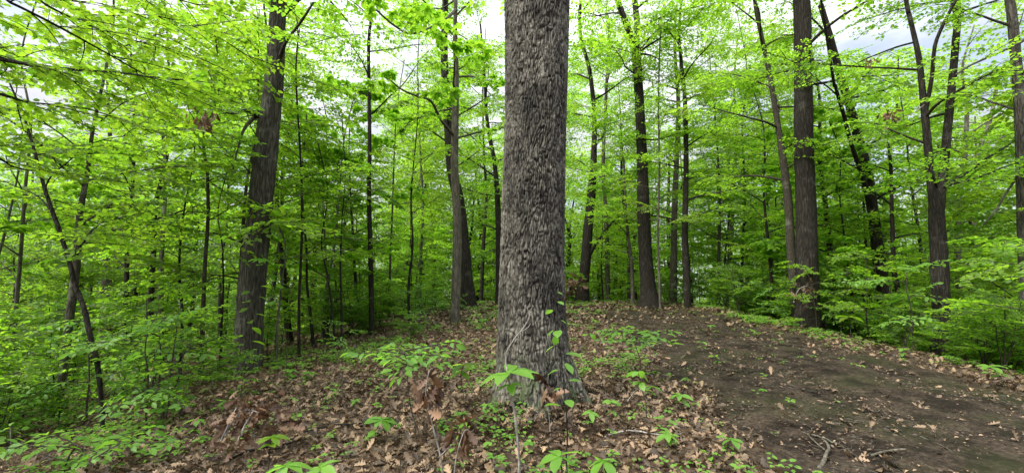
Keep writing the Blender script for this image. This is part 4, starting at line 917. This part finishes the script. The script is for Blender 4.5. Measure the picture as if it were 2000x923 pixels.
leafcluster('dead_leaf_cluster', 'rust-brown withered leaf bunch hanging in the branches left of the V-shaped tree', 'leaf cluster',
            [(1805, 205, 9.0, .008), (1775, 225, 9.0, .006), (1750, 222, 9.0, .005), (1738, 218, 9.0, .004), (1738, 232, 9, .003)], 36, .11, .08, 5, t0=.75)
leafcluster('dead_leaf_cluster', 'small brown leaf bunch in the branches near the top, right of the thick bank trunk', 'leaf cluster',
            [(1740, 100, 9.6, .006), (1715, 108, 9.6, .005), (1702, 112, 9.6, .004), (1700, 122, 9.6, .003)], 18, .10, .06, 6, t0=.75)
leafcluster('brush_heap', 'heap of rusty dead oak leaves and sticks on the slope at lower left', 'brush heap',
            [(440, 850, 3.9, .010), (455, 820, 3.95, .009), (480, 800, 4.0, .008), (520, 812, 4.0, .006), (545, 835, 4.0, .004)], 170, .10, .11, 7, hang=.2, t0=0,
            extra_stems=[[(432, 860, 3.9, .009), (448, 825, 3.9, .008), (462, 795, 3.9, .006)], [(465, 860, 3.8, .008), (478, 830, 3.85, .007), (496, 800, 3.9, .005)]])
leafcluster('brush_heap', 'brown dead leaves heaped against the foot of the thick trunk on the right bank', 'brush heap',
            [(1550, 590, 11.4, .012), (1560, 565, 11.4, .01), (1580, 560, 11.4, .008), (1596, 585, 11.4, .006)], 34, .13, .12, 8, hang=.6, t0=0)
leafcluster('brush_heap', 'reddish tangle of fallen root and leaves left of the crooked tree foot', 'brush heap',
            [(1108, 575, 18.5, .05), (1112, 560, 18.5, .05), (1120, 548, 18.6, .04), (1132, 552, 18.7, .03)], 80, .26, .14, 9, hang=.3, t0=0)

# sticks lying about
def stick(label, rows, seed, mat=M_WOODG, side=None):
    rng = np.random.default_rng(seed); pts = []
    for (px, py, r, lift) in rows:
        g = G(px, py); pts.append([g[0], g[1], g1(g[0], g[1]) + r * .6 + lift, r])
    s = smooth_path(pts, 6); s[:, :3] += rng.normal(0, .003, (len(s), 3)); root = MB(); tube(root, s[:, :3], s[:, 3], 8, lump=.08, rng=rng)
    if side:
        for rw in side:
            q = []
            for (px, py, r, lift) in rw:
                g = G(px, py); q.append([g[0], g[1], g1(g[0], g[1]) + r * .6 + lift, r])
            q = smooth_path(q, 5); tube(root, q[:, :3], q[:, 3], 6, lump=.08, rng=rng)
    c = s[0, :3].copy(); root.v = [v - c.astype(np.float32) for v in root.v]
    o = root.obj('fallen_branch', mat); o.location = c; tag(o, label, 'branch')
stick('thick broken stick lying at the bottom edge of the trail', [(1600, 925, .016, .0), (1612, 900, .016, .01), (1618, 876, .012, .01), (1606, 862, .006, .015)], 1, M_BARK_GR, side=[[(1612, 885, .008, .01), (1590, 868, .006, .03), (1575, 850, .004, .02)]])
stick('long dark stick lying across the near trail', [(1560, 845, .008, 0), (1600, 858, .009, .01), (1650, 880, .008, .01), (1690, 912, .006, .0), (1700, 925, .005, 0)], 2, M_BARK_TH)
stick('long thin stick slanting over the trail at lower right', [(1770, 845, .006, 0), (1830, 870, .008, .01), (1880, 900, .008, .01), (1910, 925, .007, 0)], 3, M_BARK_TH, side=[[(1830, 870, .004, .01), (1828, 850, .003, .03), (1835, 830, .002, .06)]])
stick('dark branch lying in the leaves left of the hanging dead leaves', [(590, 850, .010, .02), (650, 838, .010, .03), (710, 832, .008, .03), (770, 822, .005, .02)], 4, M_BARK_DK)
stick('thin dark stick at the left edge of the trail', [(1395, 720, .008, .01), (1450, 728, .009, .01), (1510, 722, .007, .01)], 5, M_BARK_DK)
stick('short grey stick among the leaves right of the oak foot', [(1225, 790, .006, .02), (1240, 770, .006, .03), (1262, 755, .005, .03)], 6)
stick('dark branch sunk in the leaves at the lower left', [(440, 905, .010, .02), (500, 885, .012, .03), (560, 872, .010, .02), (600, 862, .006, .02)], 7, M_BARK_DK)
stick('dark fallen branch far along the left slope', [(640, 640, .03, .05), (680, 612, .03, .08), (720, 600, .025, .1), (770, 590, .02, .08)], 8, M_BARK_DK)
stick('low crooked branch lying on the bank left of the thick trunk', [(1370, 605, .02, .02), (1395, 580, .025, .2), (1430, 572, .022, .35), (1470, 560, .015, .45)], 9, M_BARK_DK)

stick('grey fallen log lying down the left slope under the slim trunks', [(560, 640, .09, .06), (600, 628, .085, .06), (650, 618, .07, .05)], 15, M_BARK_GR)
stick('dark fallen limb among the plants at the far left', [(215, 720, .04, .05), (270, 700, .035, .08), (340, 690, .025, .1), (380, 680, .015, .12)], 16, M_BARK_DK)
stick('thin pale root showing through the near right corner of the trail', [(1700, 890, .010, -.004), (1760, 880, .012, .0), (1830, 895, .010, .0), (1900, 890, .007, -.004)], 10, M_BARK_GR)
stick('short dark twig in the middle of the trail', [(1560, 760, .007, 0), (1600, 768, .008, .01), (1648, 762, .005, .0)], 11, M_BARK_DK)
stick('crooked dark twig near the right edge of the picture on the trail', [(1860, 800, .007, 0), (1905, 812, .008, .01), (1960, 806, .006, .01), (1990, 815, .004, 0)], 12, M_BARK_DK)
stick('thin twig lying across the trail farther up', [(1420, 668, .010, 0), (1470, 675, .011, .01), (1530, 670, .008, .0)], 13, M_BARK_TH)
stick('long grey twig in the leaves just right of the oak foot', [(1180, 860, .006, .02), (1230, 850, .007, .03), (1300, 858, .006, .03), (1340, 850, .004, .02)], 14)
# black stump
def stump():
    rng = np.random.default_rng(4); g = G(778, 603); x, y = g[0], g[1]; z = g1(x, y); root = empty('stump', (x, y, z))
    tag(root, 'charred black rotten stump on the rise left of the slim grey trunk', 'stump'); mb = MB()
    s = smooth_path([(x, y, z - .1, .30), (x, y, z + .12, .26), (x + .05, y, z + .3, .22), (x + .1, y, z + .42, .12)], 4); tube(mb, s[:, :3], s[:, 3], 18, lump=.16, rng=rng); mb.obj('trunk', M_BARK_DK, root)
    for i in range(6):
        a = i * 1.05 + .3; m2 = MB(); d = np.array([math.cos(a), math.sin(a), 0]); c = np.array([x, y, z])
        q = smooth_path([[*(c + d * .15 + [0, 0, .22]), .07], [*(c + d * .4 + [0, 0, .12]), .05], [*(c + d * .7 + [0, 0, .0]), .03]], 4); tube(m2, q[:, :3], q[:, 3], 7, lump=.1, rng=rng); m2.obj('root', M_BARK_DK, root)
stump()
print('leaves/faces', sum(len(m.polygons) for m in bpy.data.meshes), 'objs', len(bpy.data.objects))
